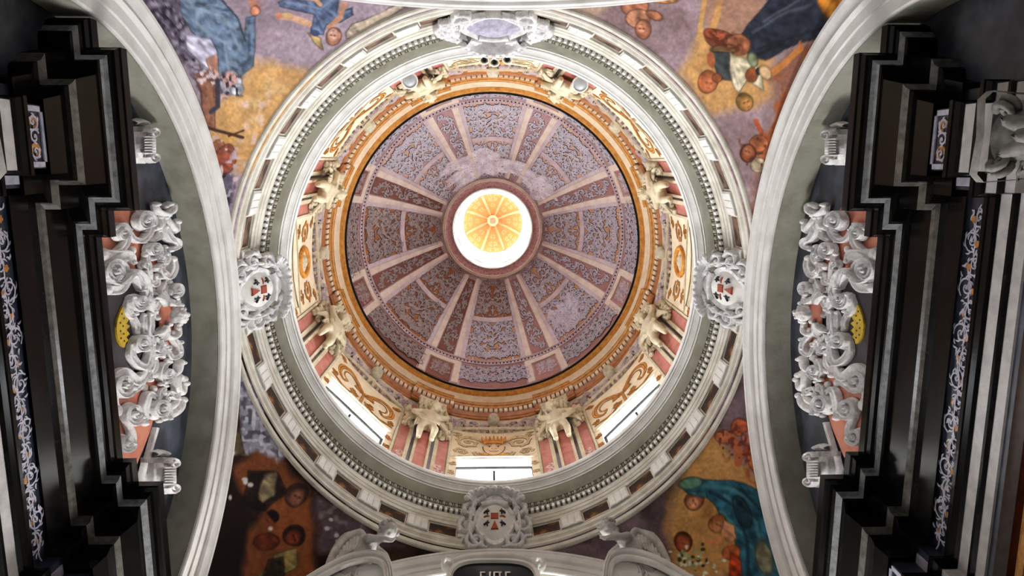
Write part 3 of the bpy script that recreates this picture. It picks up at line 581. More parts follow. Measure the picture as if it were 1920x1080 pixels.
# ------------------------------------------------------------------ drum
drum = empty('drum', 'round drum wall with painted lintels, pink marble strips, pilasters and stucco festoons', 'drum', scale=esc(1.035))
RW = 3.42; WINB = (PI / 4, PI / 2, 3 * PI / 4); HW = .67 / RW
angs = sorted(set([round((PI / 4 * b + s * HW) % (2 * PI), 6) for b in range(8) for s in (-1, -.5, 0, .5, 1)] + [round(2 * PI * i / 160, 6) for i in range(160)]))
hs = [10.6, 10.95, 11.5, 12.09, 13.41, 14.2, 15.4]
mb = MB(); nA = len(angs); vs = [pol(RW, a, h) for h in hs for a in angs]; fs = []
for i in range(len(hs) - 1):
    for j in range(nA):
        k = (j + 1) % nA; am = angs[j] + ((angs[k] - angs[j]) % (2 * PI)) / 2
        if 1 <= i <= 2 and any(abs((am - c + PI) % (2 * PI) - PI) < HW - 1e-4 for c in WINB): continue
        fs.append((i * nA + j, i * nA + k, (i + 1) * nA + k, (i + 1) * nA + j))
mb.add(vs, fs); obj('drum_wall', mb.build('drum_wall', CREAM, 'auto'), drum)
# window reveals, windows
M0 = local(0)
mb = MB(); A = [(-.67, 10.95), (.67, 10.95), (.67, 12.09), (-.67, 12.09)]
mb.grid([[M0(s * k, h if h > 11 else h - .02, d) for s, h in A] for k, d in ((1.0, .0), (1.04, -.17), (1.04, -.45))], True); me_r = mb.build('window_reveal', WHITE)
mb = MB(); t = .02
for lo, hi in (((-.70, 12.055), (.70, 12.115)), ((-.70, 10.93), (.70, 10.98)), ((-.70, 10.93), (-.645, 12.1)), ((.645, 10.93), (.70, 12.1)), ((-.02, 10.93), (.02, 12.1)), ((-.7, 11.3), (.7, 11.33))): mb.box(M0, (lo[0], lo[1], -.19), (hi[0], hi[1], -.16))
me_w = mb.build('window_frame', FRAMEM)
mb = MB(); mb.grid([[M0(-.66, 10.95, -.175), M0(-.014, 10.95, -.175)], [M0(-.66, 12.08, -.175), M0(-.014, 12.08, -.175)]]); me_g1 = mb.build('pane', GLASS)
mb = MB(); mb.grid([[M0(.014, 10.95, -.175), M0(.66, 10.95, -.175)], [M0(.014, 12.08, -.175), M0(.66, 12.08, -.175)]]); me_g2 = mb.build('pane', GLASS)
for i, c in enumerate(WINB):
    obj('window_reveal', me_r, drum, c)
    w = empty(f'window_{i + 1}', kind='structure', scale=esc(1.035)); f = obj('window_frame', me_w, w, c); obj('pane', me_g1, f); obj('pane', me_g2, f)
    pl = bpy.data.lights.new('window_portal', 'AREA'); pl.shape = 'RECTANGLE'; pl.size = 1.34; pl.size_y = 1.14; pl.cycles.is_portal = True
    po = bpy.data.objects.new('window_portal', pl); COL.objects.link(po); p = Vector(pol(RW + .30, c, 11.52)); po.location = p; po.rotation_euler = Vector((-math.cos(c), -math.sin(c), 0)).to_track_quat('-Z', 'Z').to_euler()
# painted lintels: one set of strokes for the volutes, extra ones per kind of bay
def lintel_motif(kind):
    rg = random.Random(11); mo = Motif()
    if kind == 'mask':
        mo.vol(.48, 12.88, .25, 2.6, -1.7, .05, 7, .5, rg); mo.vol(.60, 12.42, .13, -.6, 1.5, .035, 5, .6, rg); mo.vol(.28, 12.40, .10, 1.0, -1.4, .03, 4, .7, rg)
        for y in (13.28, 13.15): mo.vol(.70, y - .05, .07, 0, 1.2, .03, 3, .8, rg)
        mo.add(bez([(.24, 12.95), (.34, 13.3), (.62, 13.25), (.70, 12.9)], 12), taper(12, .02, .03, .03)); mo.add(bez([(.1, 12.3), (.22, 12.22), (.5, 12.3), (.66, 12.2)], 12), taper(12, .02, .015, .03))
        mo.mirror()
    elif kind == 'swan':
        for s in (1, -1):
            k = [(s * x, y) for x, y in ((.06, 12.72), (.18, 12.98), (.42, 13.14), (.62, 12.98), (.64, 12.70), (.50, 12.55), (.40, 12.68))]; c = cat_rom(k, 6); mo.add(c, taper(len(c), .05, .04, .05))
            k2 = [(s * x, y) for x, y in ((.10, 12.76), (.22, 12.92), (.40, 13.02), (.52, 12.92), (.52, 12.75), (.44, 12.68))]; c = cat_rom(k2, 5); mo.add(c, .018)
            mo.vol(s * .17, 12.50, .10, 1.6, -s * 1.5, .035, 5, .6, rg); mo.vol(s * .70, 13.24, .07, 0, s * 1.2, .04, 5, .9, rg)
            mo.add(bez([(s * .22, 12.42), (s * .42, 12.22), (s * .60, 12.40), (s * .74, 12.30)], 10), taper(10, .02, .02, .04)); mo.vol(s * .70, 12.45, .07, 2, s * 1.2, .035, 4, .8, rg)
            for k in range(4): q = leaf_pts(s * .03, 12.76, PI / 2 - s * (.3 + .35 * k), .26, -s * .5); mo.add(q, taper(7, .03, .01, .05))
        mo.add([(0, 12.3), (0, 12.5), (0, 12.85)], [.03, .05, .03])
    else:
        mo.vol(.50, 12.80, .20, 2.2, -1.6, .045, 7, .6, rg); mo.vol(.55, 12.35, .12, 0, 1.4, .035, 5, .7, rg); mo.vol(.66, 13.2, .09, 0, 1.2, .035, 4, .8, rg); mo.mirror()
        for i in range(18): a = 2 * PI * i / 18; mo.add(leaf_pts(.26 * math.cos(a), 12.75 + .30 * math.sin(a), a + 1.9, .14, .5), taper(7, .03, .01, .05))
    return mo
def lintel(kind):
    mb = MB(); mb.grid([[M0(s, h, .012) for s in np.linspace(-.80, .80, 9)] for h in (12.09, 13.41)]); me0 = mb.build('lintel_panel', IVORY)
    d, l = MB(), MB(); lintel_motif(kind).paint(M0, d, l, .020, .016, .021)
    for s in (1, -1):                                   # painted jamb strips
        rg = random.Random(5); mj = Motif()
        for y in (11.15, 11.5, 11.85): mj.vol(s * .745, y, .07, rg.random() * 6, 1.3 * s, .025, 4, .8, rg)
        mj.paint(M0, d, l, .018, .016, .021)
    return me0, d.build('scroll_contour', INKB), l.build('gilt_scrollwork', GILT if kind != 'mask' else GILT2)
LM = {k: lintel(k) for k in ('mask', 'swan', 'wreath')}
me_js = []
for s in (1, -1):
    mb = MB(); mb.box(M0, (s * .735 - .065, 10.9, 0), (s * .735 + .065, 12.09, .012)); me_js.append(mb.build('jamb_panel', IVORY))
mb = MB()
for s in (1, -1): mb.box(M0, (s * .825 - .02, 10.9, 0), (s * .825 + .02, 13.43, .035))
mb.box(M0, (-.84, 13.41, 0), (.84, 13.45, .035)); mb.box(M0, (-.80, 12.085, 0), (.80, 12.11, .02)); me_fr = mb.build('lintel_frame', CREAM)
mb = MB(); rg = random.Random(2); mo = Motif()          # stucco festoon band over the lintel
mo.vol(.22, 13.70, .13, 2.8, -1.6, .06, 5, .6, rg); mo.vol(.50, 13.62, .12, .4, 1.5, .055, 6, .6, rg); mo.vol(.74, 13.74, .11, 2.6, -1.5, .05, 5, .6, rg); mo.vol(.40, 13.84, .08, 0, 1.4, .04, 4, .7, rg); mo.vol(.64, 13.92, .08, 2, -1.4, .04, 4, .7, rg); mo.vol(.90, 13.56, .09, 2, 1.4, .04, 5, .7, rg); mo.vol(.92, 13.88, .07, 2, 1.4, .04, 4, .7, rg)
mo.mirror(); mo.carve(M0, mb, .07, 0)
for k in range(15): mb.ball((-.84 + .12 * k, 13.50, .02), .035, .03, .05, 6, 4, M0)
me_fe = mb.build('festoon', mat('lilac_stucco', (196, 180, 180), (158, 140, 142), 8, .85, .3, 40), True)
mb = MB()                                               # scallop shell over each bay
for k in range(9):
    a = PI * (k + .5) / 9; c, s_ = math.cos(a), math.sin(a); mb.ribbon(M0, [(c * r * .5, 13.98 + s_ * r) for r in (.02, .10, .18, .235)], [.02, .045, .075, .06], [.05, .10, .12, .06], .06)
mb.ball((0, 13.93, .06), .10, .07, .08, 8, 5, M0); me_sh = mb.build('scallop_shell', mat('pale_shell_stucco', (206, 198, 176), (186, 176, 152), 6, .8), True)
me_pks, me_cls, me_sps = [], [], []
for s in (1, -1):
    mb = MB(); mb.box(M0, (s * .975 - .105, 10.9, 0), (s * .975 + .105, 13.95, .02)); me_pks.append(mb.build('marble_strip', ROSEM))
rg = random.Random(3)
for s in (1, -1):
    mb = MB()
    for k in range(34):
        y = 12.72 + rg.random() * .85; mb.ball((s * .975 + (rg.random() - .5) * .20, y, .04 + .05 * rg.random()), .035 + .03 * rg.random(), .04 + .03 * rg.random(), .05, 6, 4, M0)
    for k in range(10):
        q = leaf_pts(s * .975, 12.75 + .08 * k, rg.random() * 6, .16, 1.0); mb.ribbon(M0, q, taper(7, .05, .01, .05), .06, .05)
    me_cls.append(mb.build('fruit_cluster', CREAM, True))
ROSEP = mat('pale_rose_paint', (222, 196, 192), (198, 160, 154), 9); rg = random.Random(8)
for s in (1, -1):
    l = MB(); mo = Motif()
    for y in (11.0, 11.18, 11.36, 11.54): mo.vol(s * .975, y, .085, rg.random() * 6, 1.3, .03, 4, .8, rg)
    mo.paint(M0, None, l, 0, .02, .026); me_sps.append(l.build('strip_scrollwork', ROSEP))
for b in range(8):
    a = b * PI / 4; kind = 'mask' if b in (2, 6) else ('swan' if b % 2 else 'wreath')
    q = obj('lintel_panel', LM[kind][0], drum, a); obj('scroll_contour', LM[kind][1], q); obj('gilt_scrollwork', LM[kind][2], q)
    for nm, me in (('lintel_frame', me_fr), ('festoon', me_fe), ('scallop_shell', me_sh)): obj(nm, me, drum, a)
    for k in (0, 1): obj('jamb_panel', me_js[k], drum, a); obj('fruit_cluster', me_cls[k], drum, a); q = obj('marble_strip', me_pks[k], drum, a); obj('strip_scrollwork', me_sps[k], q)
    if kind == 'mask':                                  # painted face with a crown, in low relief
        mb = MB(); mb.ball((0, 12.64, .012), .20, .27, .035, 18, 10, M0); mb.ribbon(M0, [(0, 12.74), (0, 12.66), (0, 12.58)], [.03, .05, .07], [.012, .022, .016], .042); mb.ball((-.09, 12.56, .035), .055, .06, .016, 8, 5, M0); mb.ball((.09, 12.56, .035), .055, .06, .016, 8, 5, M0)
        fc = obj('mask_face', mb.build('mask_face', mat('mask_skin_paint', (240, 218, 184), (224, 190, 146), 8, .8), True), drum, a)
        mb = MB()
        for s in (1, -1):
            mb.ribbon(M0, bez([(s * .03, 12.76), (s * .09, 12.82), (s * .155, 12.75)], 6), .022, .004, .052, 2); mb.ribbon(M0, bez([(s * .04, 12.69), (s * .085, 12.73), (s * .135, 12.685)], 6), .020, .004, .054, 2); mb.ball((s * .085, 12.685, .05), .022, .022, .01, 6, 4, M0); mb.ribbon(M0, bez([(s * .09, 12.47), (s * .05, 12.44), (0, 12.455)], 6), .020, .004, .052, 2)
            mb.ribbon(M0, bez([(s * .04, 12.57), (s * .055, 12.55), (s * .02, 12.545)], 5), .014, .004, .062, 2); mb.ribbon(M0, bez([(0, 12.36), (s * .16, 12.38), (s * .215, 12.56), (s * .21, 12.74)], 12), .018, .004, .022, 2)
        obj('mask_feature', mb.build('mask_feature', INKB), fc)
        mb = MB(); mb.ribbon(M0, bez([(-.20, 12.84), (0, 12.94), (.20, 12.84)], 12), .07, .03, .05)
        for k in range(7): x = -.195 + .065 * k; mb.ribbon(M0, [(x, 12.88 + .05 * (1 - abs(x) * 5)), (x * 1.1, 13.02), (x * 1.18, 13.18 - .35 * abs(x))], [.055, .065, .03], .03, .04)
        obj('mask_crown', mb.build('mask_crown', GILT, True), fc)
        mb = MB()
        for k in range(11): x = -.25 + .05 * k; mb.ribbon(M0, leaf_pts(x, 12.36 + .7 * x * x, -1.2 - x * 2, .15, .8), taper(7, .05, .01, .03), .02, .014)
        obj('mask_collar', mb.build('mask_collar', GILT, True), fc)
    elif kind == 'wreath':
        mb = MB(); pts = [M0(.24 * math.cos(t), 12.75 + .28 * math.sin(t), .03) for t in np.linspace(0, 2 * PI, 29)]; mb.tube(pts, .045, 8); obj('gilt_wreath', mb.build('gilt_wreath', GILT, True), drum, a)
        mb = MB(); mb.ball((0, 12.78, .02), .12, .15, .06, 12, 8, M0); mb.ball((0, 12.76, .075), .02, .03, .025, 6, 4, M0); mb.ball((0, 12.60, .02), .16, .08, .05, 10, 6, M0); obj('cherub_bust', mb.build('cherub_bust', CREAM, True), drum, a)
# pilaster piers between the bays
me_pis, me_pds = [], []
for s in (1, -1):
    for c_, w_, d_ in ((.255, .035, .05), (.132, .024, .075)): mb = MB(); mb.box(M0, (s * c_ - w_, 10.9, 0), (s * c_ + w_, 14.1, d_)); me_pis.append(mb.build('pilaster_strip', CREAM))
    mb = MB(); mb.box(M0, (s * .19 - .033, 10.9, 0), (s * .19 + .033, 13.6, .012)); me_pds.append(mb.build('purple_strip', PURPLE))
mb = MB(); mb.box(M0, (-.11, 10.9, 0), (.11, 13.6, .05)); me_pc = mb.build('rose_strip', ROSEM)
mb = MB(); rg = random.Random(6); mb.grid([[M0(s * w, h, d) for s in (-1, -.6, 0, .6, 1)] for h, w, d in ((13.3, .16, .05), (13.5, .2, .1), (13.8, .24, .14), (14.0, .29, .19), (14.06, .31, .2), (14.16, .31, .2))])
for row, (h, n_, w) in enumerate(((13.42, 5, .17), (13.62, 6, .21), (13.84, 7, .25))):
    for k in range(n_):
        x = (k / (n_ - 1) - .5) * 2 * w; mb.ribbon(M0, [(x, h - .06), (x, h + .06), (x * 1.05, h + .16), (x * 1.1, h + .20)], [.06, .085, .07, .02], [.02, .05, .07, .09], .07 + row * .04)
for s in (1, -1): q = spiral(s * .24, 13.98, .09, 0, 1.4 * s, 16); mb.ribbon(M0, q, .04, .06, .15)
for k in range(30): mb.ball(((rg.random() - .5) * .42, 13.3 + rg.random() * .6, .10 + .08 * rg.random()), .035, .035, .04, 6, 4, M0)
me_cp = mb.build('capital', CREAM, True)
for b in range(8):
    a = (b + .5) * PI / 4
    for nm, me in [('pilaster_strip', x) for x in me_pis] + [('purple_strip', x) for x in me_pds] + [('rose_strip', me_pc), ('capital', me_cp)]: obj(nm, me, drum, a)
# ------------------------------------------------------------------ upper gilded cornice under the dome
cor = empty('gilded_cornice', 'orange and beige moulded cornice with small dentils, stepping forward over the pilasters', 'cornice', scale=esc(1.02))
PIER = [((b + .5) * PI / 4, R_(7.6)) for b in range(8)]; OF = (-.055, PIER)
ring('ochre_moulding', [(3.46, 14.17), (3.415, 14.17), (3.405, 14.20), (3.40, 14.24), (3.385, 14.25), (3.382, 14.30), (3.372, 14.32), (3.37, 14.37), (3.362, 14.385), (3.362, 14.40), (3.46, 14.41)], OCHRE, cor, 160, OF)
ring('dentil_ground', [(3.46, 14.40), (3.372, 14.40), (3.356, 14.66), (3.33, 14.67)], INKB, cor, 160, OF)
mbd = MB(); ND = 200
for k in range(ND):
    a = 2 * PI * (k + .5) / ND; o_ = -.055 if any(abs((a - c + PI) % (2 * PI) - PI) < w for c, w in PIER) else 0
    M = local(a); mbd.box(lambda s, h, d: M(s, h, d - o_, 3.372), (-.036, 14.43, -.02), (.036, 14.62, .034))
obj('small_dentils', mbd.build('small_dentils', BAND), cor, kind='stuff')
ring('brown_moulding', [(3.37, 14.63), (3.332, 14.63), (3.325, 14.66), (3.325, 14.70), (3.30, 14.705), (3.285, 14.73), (3.285, 14.75), (3.268, 14.755), (3.27, 14.79), (3.34, 14.80)], GOLD, cor, 160, OF)
ring('beige_band', [(3.33, 14.74), (3.285, 14.742), (3.265, 14.80), (3.225, 14.87), (3.19, 14.92), (3.19, 14.935)], BAND, cor)
ring('gilded_lip', [(3.20, 14.93), (3.183, 14.93), (3.178, 14.955), (3.16, 14.96), (3.158, 14.975), (3.14, 14.98), (3.13, 15.005), (3.118, 15.01), (3.115, 15.03), (3.105, 15.035), (3.105, 15.06)], GOLD, cor)
ring('shadow_gap_band', [(3.106, 15.05), (3.07, 15.052), (3.062, 15.07), (3.07, 15.10), (3.2, 15.11)], BLACK, cor)  # shadow gap above the lip drawn as a black band
ring('lip_top', [(3.106, 15.055), (3.106, 15.10), (3.15, 15.11), (3.47, 15.12)], BLACK, cor)  # black colour continues the shadow gap
# ------------------------------------------------------------------ dome
dome = empty('dome', 'frescoed dome with sixteen cream ribs and lilac and ochre scrollwork panels', 'dome', scale=esc(1.01))
RD, ZD = 3.48, 15.9
def sph(al, a, r=RD): return (r * math.sin(al) * math.cos(a), r * math.sin(al) * math.sin(a), ZD + r * math.cos(al))
D = R_
mb = MB(); rows = [[pol(RD, a, 15.0) for a in np.linspace(0, 2 * PI, 160, False)]] + [[sph(al, a) for a in np.linspace(0, 2 * PI, 160, False)] for al in np.linspace(PI / 2, D(20.5), 40)]
mb.grid(rows, True); obj('dome_shell', mb.build('dome_shell', LILAC, True), dome)
def patch(name, al0, al1, p0, p1, mt, up, na=10, npn=8, smooth=False):   # raised piece of the dome skin, p may be a function of al
    f0 = p0 if callable(p0) else (lambda al: p0); f1 = p1 if callable(p1) else (lambda al: p1)
    mb = MB(); als = np.linspace(al0, al1, na)
    top = [[sph(al, f0(al) + (f1(al) - f0(al)) * t, RD - up) for t in np.linspace(0, 1, npn)] for al in als]; mb.grid(top)
    low = lambda al, a: sph(al, a, RD + .01)
    mb.grid([[low(al, f0(al)) for al in als], [r[0] for r in top]]); mb.grid([[r[-1] for r in top], [low(al, f1(al)) for al in als]])
    for al, r in ((als[0], top[0]), (als[-1], top[-1])): mb.grid([[low(al, f0(al) + (f1(al) - f0(al)) * t) for t in np.linspace(0, 1, npn)], r])
    return mb.build(name, mt, smooth)
AO, AM, AP, AF = D(23.5), D(41.8), D(64.2), D(83)
me_rib = [patch('rib', AO, AP, D(22.5 + s * 5.9 - 1.45), D(22.5 + s * 5.9 + 1.45), CREAMR, .045, 24, 3) for s in (-1, 1)]
me_ril = [patch('rib_border', AO, AP, D(22.5 + s * 8.4 - 1.0), D(22.5 + s * 8.4 + 1.0), LILACP, .025, 24, 3) for s in (-1, 1)]
me_lo = patch('lower_panel', AM + D(1.3), AP - D(.8), D(-12.6), D(12.6), PANELO, .010, 12, 14)
me_up = patch('upper_panel', AO + D(2), AM - D(1.3), D(-12.4), D(12.4), PANELO, .010, 10, 12)
me_na = patch('narrow_panel', AO + D(1), AP - D(1), D(22.5 - 4.0), D(22.5 + 4.0), PANELR, .010, 20, 4)
me_cb = patch('cross_band', AM - D(1.1), AM + D(1.1), D(-12.7), D(12.7), LILACP, .025, 3, 14)
me_fp = patch('frieze_panel', AP + D(3.2), AF, D(-13.4), D(13.4), PANELR, .008, 6, 14)
mbp = MB()
pf = [patch('pedestal_frame', AP + D(3.0), AF, D(22.5 - 8.4), D(22.5 - 5.6), CREAMR, .03, 5, 3), patch('pedestal_frame', AP + D(3.0), AF, D(22.5 + 5.6), D(22.5 + 8.4), CREAMR, .03, 5, 3), patch('pedestal_frame', AP + D(2.6), AP + D(5.0), D(22.5 - 8.4), D(22.5 + 8.4), CREAMR, .032, 3, 8)]
me_pp = patch('pedestal_panel', AP + D(5.6), AF, D(22.5 - 5.0), D(22.5 + 5.0), PANELR, .014, 5, 5)
# painted scrollwork in panel coordinates: x across (-1..1), y along the meridian
def dmap(half, ref):       # unit = local half width of the panel
    def M(x, y, n):
        al = y; return sph(al, x * half, RD - n)
    return M
class DomeMotif(Motif): pass
def dome_paint(mo, half, a_ref, cen=0.0, d0=.012, d1=.016, dark=.03):
    # motif drawn in metres on the panel: x is scaled with the shrinking panel, y runs up the meridian from a_ref
    d, l = MB(), MB(); s_ref = RD * math.sin(a_ref)
    def M(x, y, n):
        al = a_ref - y / RD; return sph(al, cen + x / s_ref, RD - n)
    mo.paint(M, d, l, dark, d0, d1); return d, l
def shell_fan(mo, cx, cy, r, up=1, n=9):
    for k in range(n):
        a = PI * (k + .5) / n; q = [(cx + r * t * math.cos(a), cy + up * r * .7 * t * math.sin(a)) for t in (.15, .5, .8, 1.0)]; mo.add(q, [.02, .05, .075, .05])
    for k in range(n): a = PI * k / (n - 1); mo.add([(cx + 1.05 * r * math.cos(a + e), cy + up * r * .75 * math.sin(a + e)) for e in (-.12, 0, .12)], .03)
rg = random.Random(21); lo = DomeMotif()               # lower wide panel: half width ~.68 at foot, length 1.25
lo.vol(.30, .30, .17, 2.6, -1.5, .05, 6, .8, rg); lo.vol(.50, .55, .14, .4, 1.5, .045, 6, .8, rg); lo.vol(.26, .74, .17, 2.8, -1.5, .05, 6, .8, rg); lo.vol(.52, .94, .13, .6, 1.4, .04, 5, .9, rg); lo.vol(.20, 1.08, .12, 2.4, -1.4, .04, 5, .9, rg); lo.vol(.56, .18, .11, 0, 1.4, .04, 5, .9, rg)
lo.vol(.60, .34, .12, 3, -1.4, .04, 5, .9, rg); lo.vol(.60, .74, .11, 3, 1.4, .04, 5, .9, rg); lo.vol(.40, 1.16, .10, 1, 1.3, .035, 5, .9, rg); lo.vol(.62, 1.10, .09, 2, 1.3, .03, 5, .9, rg)
for k in range(64):
    x, y = .04 + .64 * rg.random(), .02 + 1.2 * rg.random(); lo.add(leaf_pts(x, y, rg.random() * 6, .15, 1.2 * (rg.random() - .5) * 2), taper(7, .02, .01, .04))
lo.mirror(); shell_fan(lo, 0, .06, .34, 1, 11); lo.add([(0, .45), (0, .7), (0, 1.15)], [.04, .05, .02])
for k in range(8): lo.add(leaf_pts(0, .45 + .08 * k, PI / 2 + (.8 if k % 2 else -.8), .2, .5 * (1 if k % 2 else -1)), taper(7, .03, .01, .04))
d, l = dome_paint(lo, D(12.6), AP - D(1.2)); me_lod, me_lol = d.build('scroll_contour', INK), l.build('scrollwork', SCR)
rg = random.Random(22); up = DomeMotif()
up.vol(.24, .22, .15, 2.6, -1.5, .045, 6, .8, rg); up.vol(.40, .44, .11, .4, 1.5, .04, 5, .9, rg); up.vol(.18, .60, .15, 2.8, -1.5, .045, 6, .8, rg); up.vol(.38, .80, .10, .6, 1.4, .035, 5, .9, rg); up.vol(.42, .16, .09, 1, 1.4, .035, 5, .9, rg)
up.vol(.46, .66, .10, 2, -1.3, .035, 5, .9, rg); up.vol(.30, .96, .10, 2, 1.3, .03, 5, .9, rg)
for k in range(46):
    x, y = .03 + .5 * rg.random(), .02 + 1.0 * rg.random(); up.add(leaf_pts(x, y, rg.random() * 6, .13, 2.4 * (rg.random() - .5)), taper(7, .02, .01, .035))
up.mirror(); shell_fan(up, 0, .34, .15); up.add([(0, .05), (0, .3)], [.03, .05])
d, l = dome_paint(up, D(12.4), AM - D(1.6)); me_upd, me_upl = d.build('scroll_contour', INK), l.build('scrollwork', SCR)
rg = random.Random(23); na = DomeMotif(); L = RD * (AP - AO - D(2))
for k in range(9):
    y = .14 + (L - .2) * k / 9; na.vol((.07 if k % 2 else -.07), y, .10, 2.6 if k % 2 else .5, -1.3 if k % 2 else 1.3, .035, 5, .9, rg)
    for q in range(8): na.add(leaf_pts((rg.random() - .5) * .34, y + .16 * rg.random(), PI / 2 + (rg.random() - .5) * 2.5, .14, rg.random() - .5), taper(7, .02, .01, .03))
d, l = dome_paint(na, D(4), AP - D(1.2), D(22.5)); me_nad, me_nal = d.build('scroll_contour', INK), l.build('scrollwork', SCR)
rg = random.Random(24); fr = DomeMotif()
for k in range(18): fr.vol(.07 + .135 * (k % 6), -.30 - .10 * (k % 2) - .21 * (k // 6), .10, rg.random() * 6, 1.3 if k % 2 else -1.3, .035, 5, .9, rg)
for k in range(44): fr.add(leaf_pts(.77 * rg.random(), -.24 - .66 * rg.random(), rg.random() * 6, .12, .8), taper(7, .02, .01, .03))
fr.mirror(); d, l = dome_paint(fr, 0, AP, 0); me_frd, me_frl = d.build('scroll_contour', INK), l.build('scrollwork', SCR)
pp = DomeMotif(); rg = random.Random(25)
for x, y in ((.14, -.43), (-.14, -.43), (.15, -.68), (-.15, -.68), (0, -.55), (.15, -.56), (-.15, -.56), (0, -.42), (0, -.7), (.1, -.82), (-.1, -.82)): pp.vol(x, y, .085, rg.random() * 6, 1.2, .03, 5, .9, rg)
d, l = dome_paint(pp, 0, AP, D(22.5)); me_ppd, me_ppl = d.build('scroll_contour', INK), l.build('scrollwork', SCR)
def tone(me, mt):
    k = (me.name, mt.name)
    if k not in TONES: c = me.copy(); c.materials.clear(); c.materials.append(mt); TONES[k] = c
    return TONES[k]
TONES = {}
PO = {'pale': mat('lit_ochre_ground', (218, 178, 150), (192, 154, 150), 2.6, .9), 'brown': mat('shaded_ochre_ground', (176, 108, 56), (126, 76, 58), 2.6, .9)}  # lit and shaded sides of the dome, with stains, put into the colours
PR = {'pale': mat('lit_russet_ground', (190, 148, 146), (168, 128, 132), 3, .9), 'brown': mat('shaded_russet_ground', (134, 78, 62), (104, 62, 54), 3, .9)}
SR = {'pale': mat('lit_scroll_paint', (236, 230, 240), (206, 196, 212), 9, .9), 'brown': mat('shaded_scroll_paint', (192, 174, 170), (146, 126, 130), 9, .9)}
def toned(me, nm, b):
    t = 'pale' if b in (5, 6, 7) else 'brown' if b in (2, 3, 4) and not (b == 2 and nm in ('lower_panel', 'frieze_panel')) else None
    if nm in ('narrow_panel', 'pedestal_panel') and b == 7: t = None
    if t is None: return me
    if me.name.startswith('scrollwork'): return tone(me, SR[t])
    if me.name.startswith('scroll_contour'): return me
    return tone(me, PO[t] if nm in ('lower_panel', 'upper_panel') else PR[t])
for b in range(8):
    a = b * PI / 4
    for me in me_rib: obj('rib', me, dome, a)
    for me in me_ril: obj('rib_border', me, dome, a)
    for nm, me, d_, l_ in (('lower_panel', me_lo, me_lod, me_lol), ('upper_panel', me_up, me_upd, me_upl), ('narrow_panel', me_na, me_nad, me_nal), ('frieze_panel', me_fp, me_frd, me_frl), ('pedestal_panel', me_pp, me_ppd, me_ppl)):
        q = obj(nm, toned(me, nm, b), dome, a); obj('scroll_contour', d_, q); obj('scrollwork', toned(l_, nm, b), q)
    obj('cross_band', me_cb, dome, a)
    for me in pf: obj('pedestal_frame', me, dome, a)
# mouldings of the dome: foot band line, bead rows, oculus ring
def dring(name, prof, mt, n=128):
    mb = MB(); mb.grid([[sph(D(al), a, RD - up_) for a in np.linspace(0, 2 * PI, n, False)] for al, up_ in prof], True); return obj(name, mb.build(name, mt, 'auto'), dome)
dring('foot_moulding', [(64.0, 0), (64.0, .035), (64.5, .045), (64.9, .03), (65.0, .02), (66.0, .02), (66.1, .035), (66.5, .035), (66.6, 0)], LILACP)
mb = MB()
for k in range(220): a = 2 * PI * k / 220; x, y, z = sph(D(65.4), a, RD - .03); mb.ball((x, y, z), .022, .022, .022, 5, 4)
obj('bead_row', mb.build('bead_row', INK, True), dome, kind='stuff')
ring('oculus_moulding', [(1.32, 19.13), (1.32, 19.09), (1.30, 19.075), (1.285, 19.08), (1.28, 19.095), (1.255, 19.085), (1.24, 19.09), (1.235, 19.12)], CREAMR, dome, 96)
ring('oculus_frieze', [(1.24, 19.10), (1.06, 19.19)], mat('oculus_rose_paint', (196, 146, 146), (158, 108, 106), 14, .85, speck=(90, 46, 40), speck_scale=30), dome, 96)
ring('oculus_rim', [(1.075, 19.19), (1.07, 19.17), (1.045, 19.16), (1.035, 19.18), (1.02, 19.18), (1.01, 19.24), (1.0, 19.25), (1.0, 19.32)], LANTW, dome, 96)
def blob(name, a_c, al_c, ra, rl, seed, r, mt):
    rgb = np.random.RandomState(seed); f = [1 + .22 * math.sin(3 * t + seed) + .16 * math.sin(7 * t + 2 * seed) + .10 * math.sin(13 * t) for t in np.linspace(0, 2 * PI, 60, False)]
    mb = MB(); mb.grid([[sph(al_c + rl * k * f[i] * math.sin(t), a_c + ra * k * f[i] * math.cos(t), r + (0 if k < .95 else .012)) for i, t in enumerate(np.linspace(0, 2 * PI, 60, False))] for k in (.02, .4, .75, 1.0)], True)
    o = obj(name, mb.build(name, mt), dome); return o
blob('worn_patch', D(-98), D(29.5), D(40), D(6.2), 2, RD - .042, WORN)
blob('worn_patch', D(-46), D(28.5), D(20), D(5.0), 5, RD - .036, WORN)
blob('worn_patch', D(47), D(53), D(9), D(7.5), 3, RD - .030, mat('pale_worn_patch', (216, 206, 218), (190, 172, 186), 6, .95, speck=(120, 100, 108), speck_scale=26))
# ------------------------------------------------------------------ lantern
lan = empty('lantern', 'bright white lantern with windows and a small orange cupola of eight cream ribs', 'lantern', (0.015, 0, 19.3))
def lring(name, prof, mt, n=64): 
    mb = MB(); revolve(mb, [(r, h - 19.3) for r, h in prof], n); return obj(name, mb.build(name, mt, 'auto'), lan)
hs = [19.28, 19.50, 20.55, 20.80]; nA = 64; mb = MB(); vs = [pol(1.0, 2 * PI * j / nA, h - 19.3) for h in hs for j in range(nA)]; fs = []
for i in range(3):
    for j in range(nA):
        if i == 1 and j % 8 in (2, 3, 4, 5): continue
        k = (j + 1) % nA; fs.append((i * nA + j, i * nA + k, (i + 1) * nA + k, (i + 1) * nA + j))
mb.add(vs, fs); obj('lantern_wall', mb.build('lantern_wall', LANTW, 'auto'), lan)
mb = MB(); ML = lambda s, h, d: pol(1.0 - d, D(22.5) + s, h - 19.3)
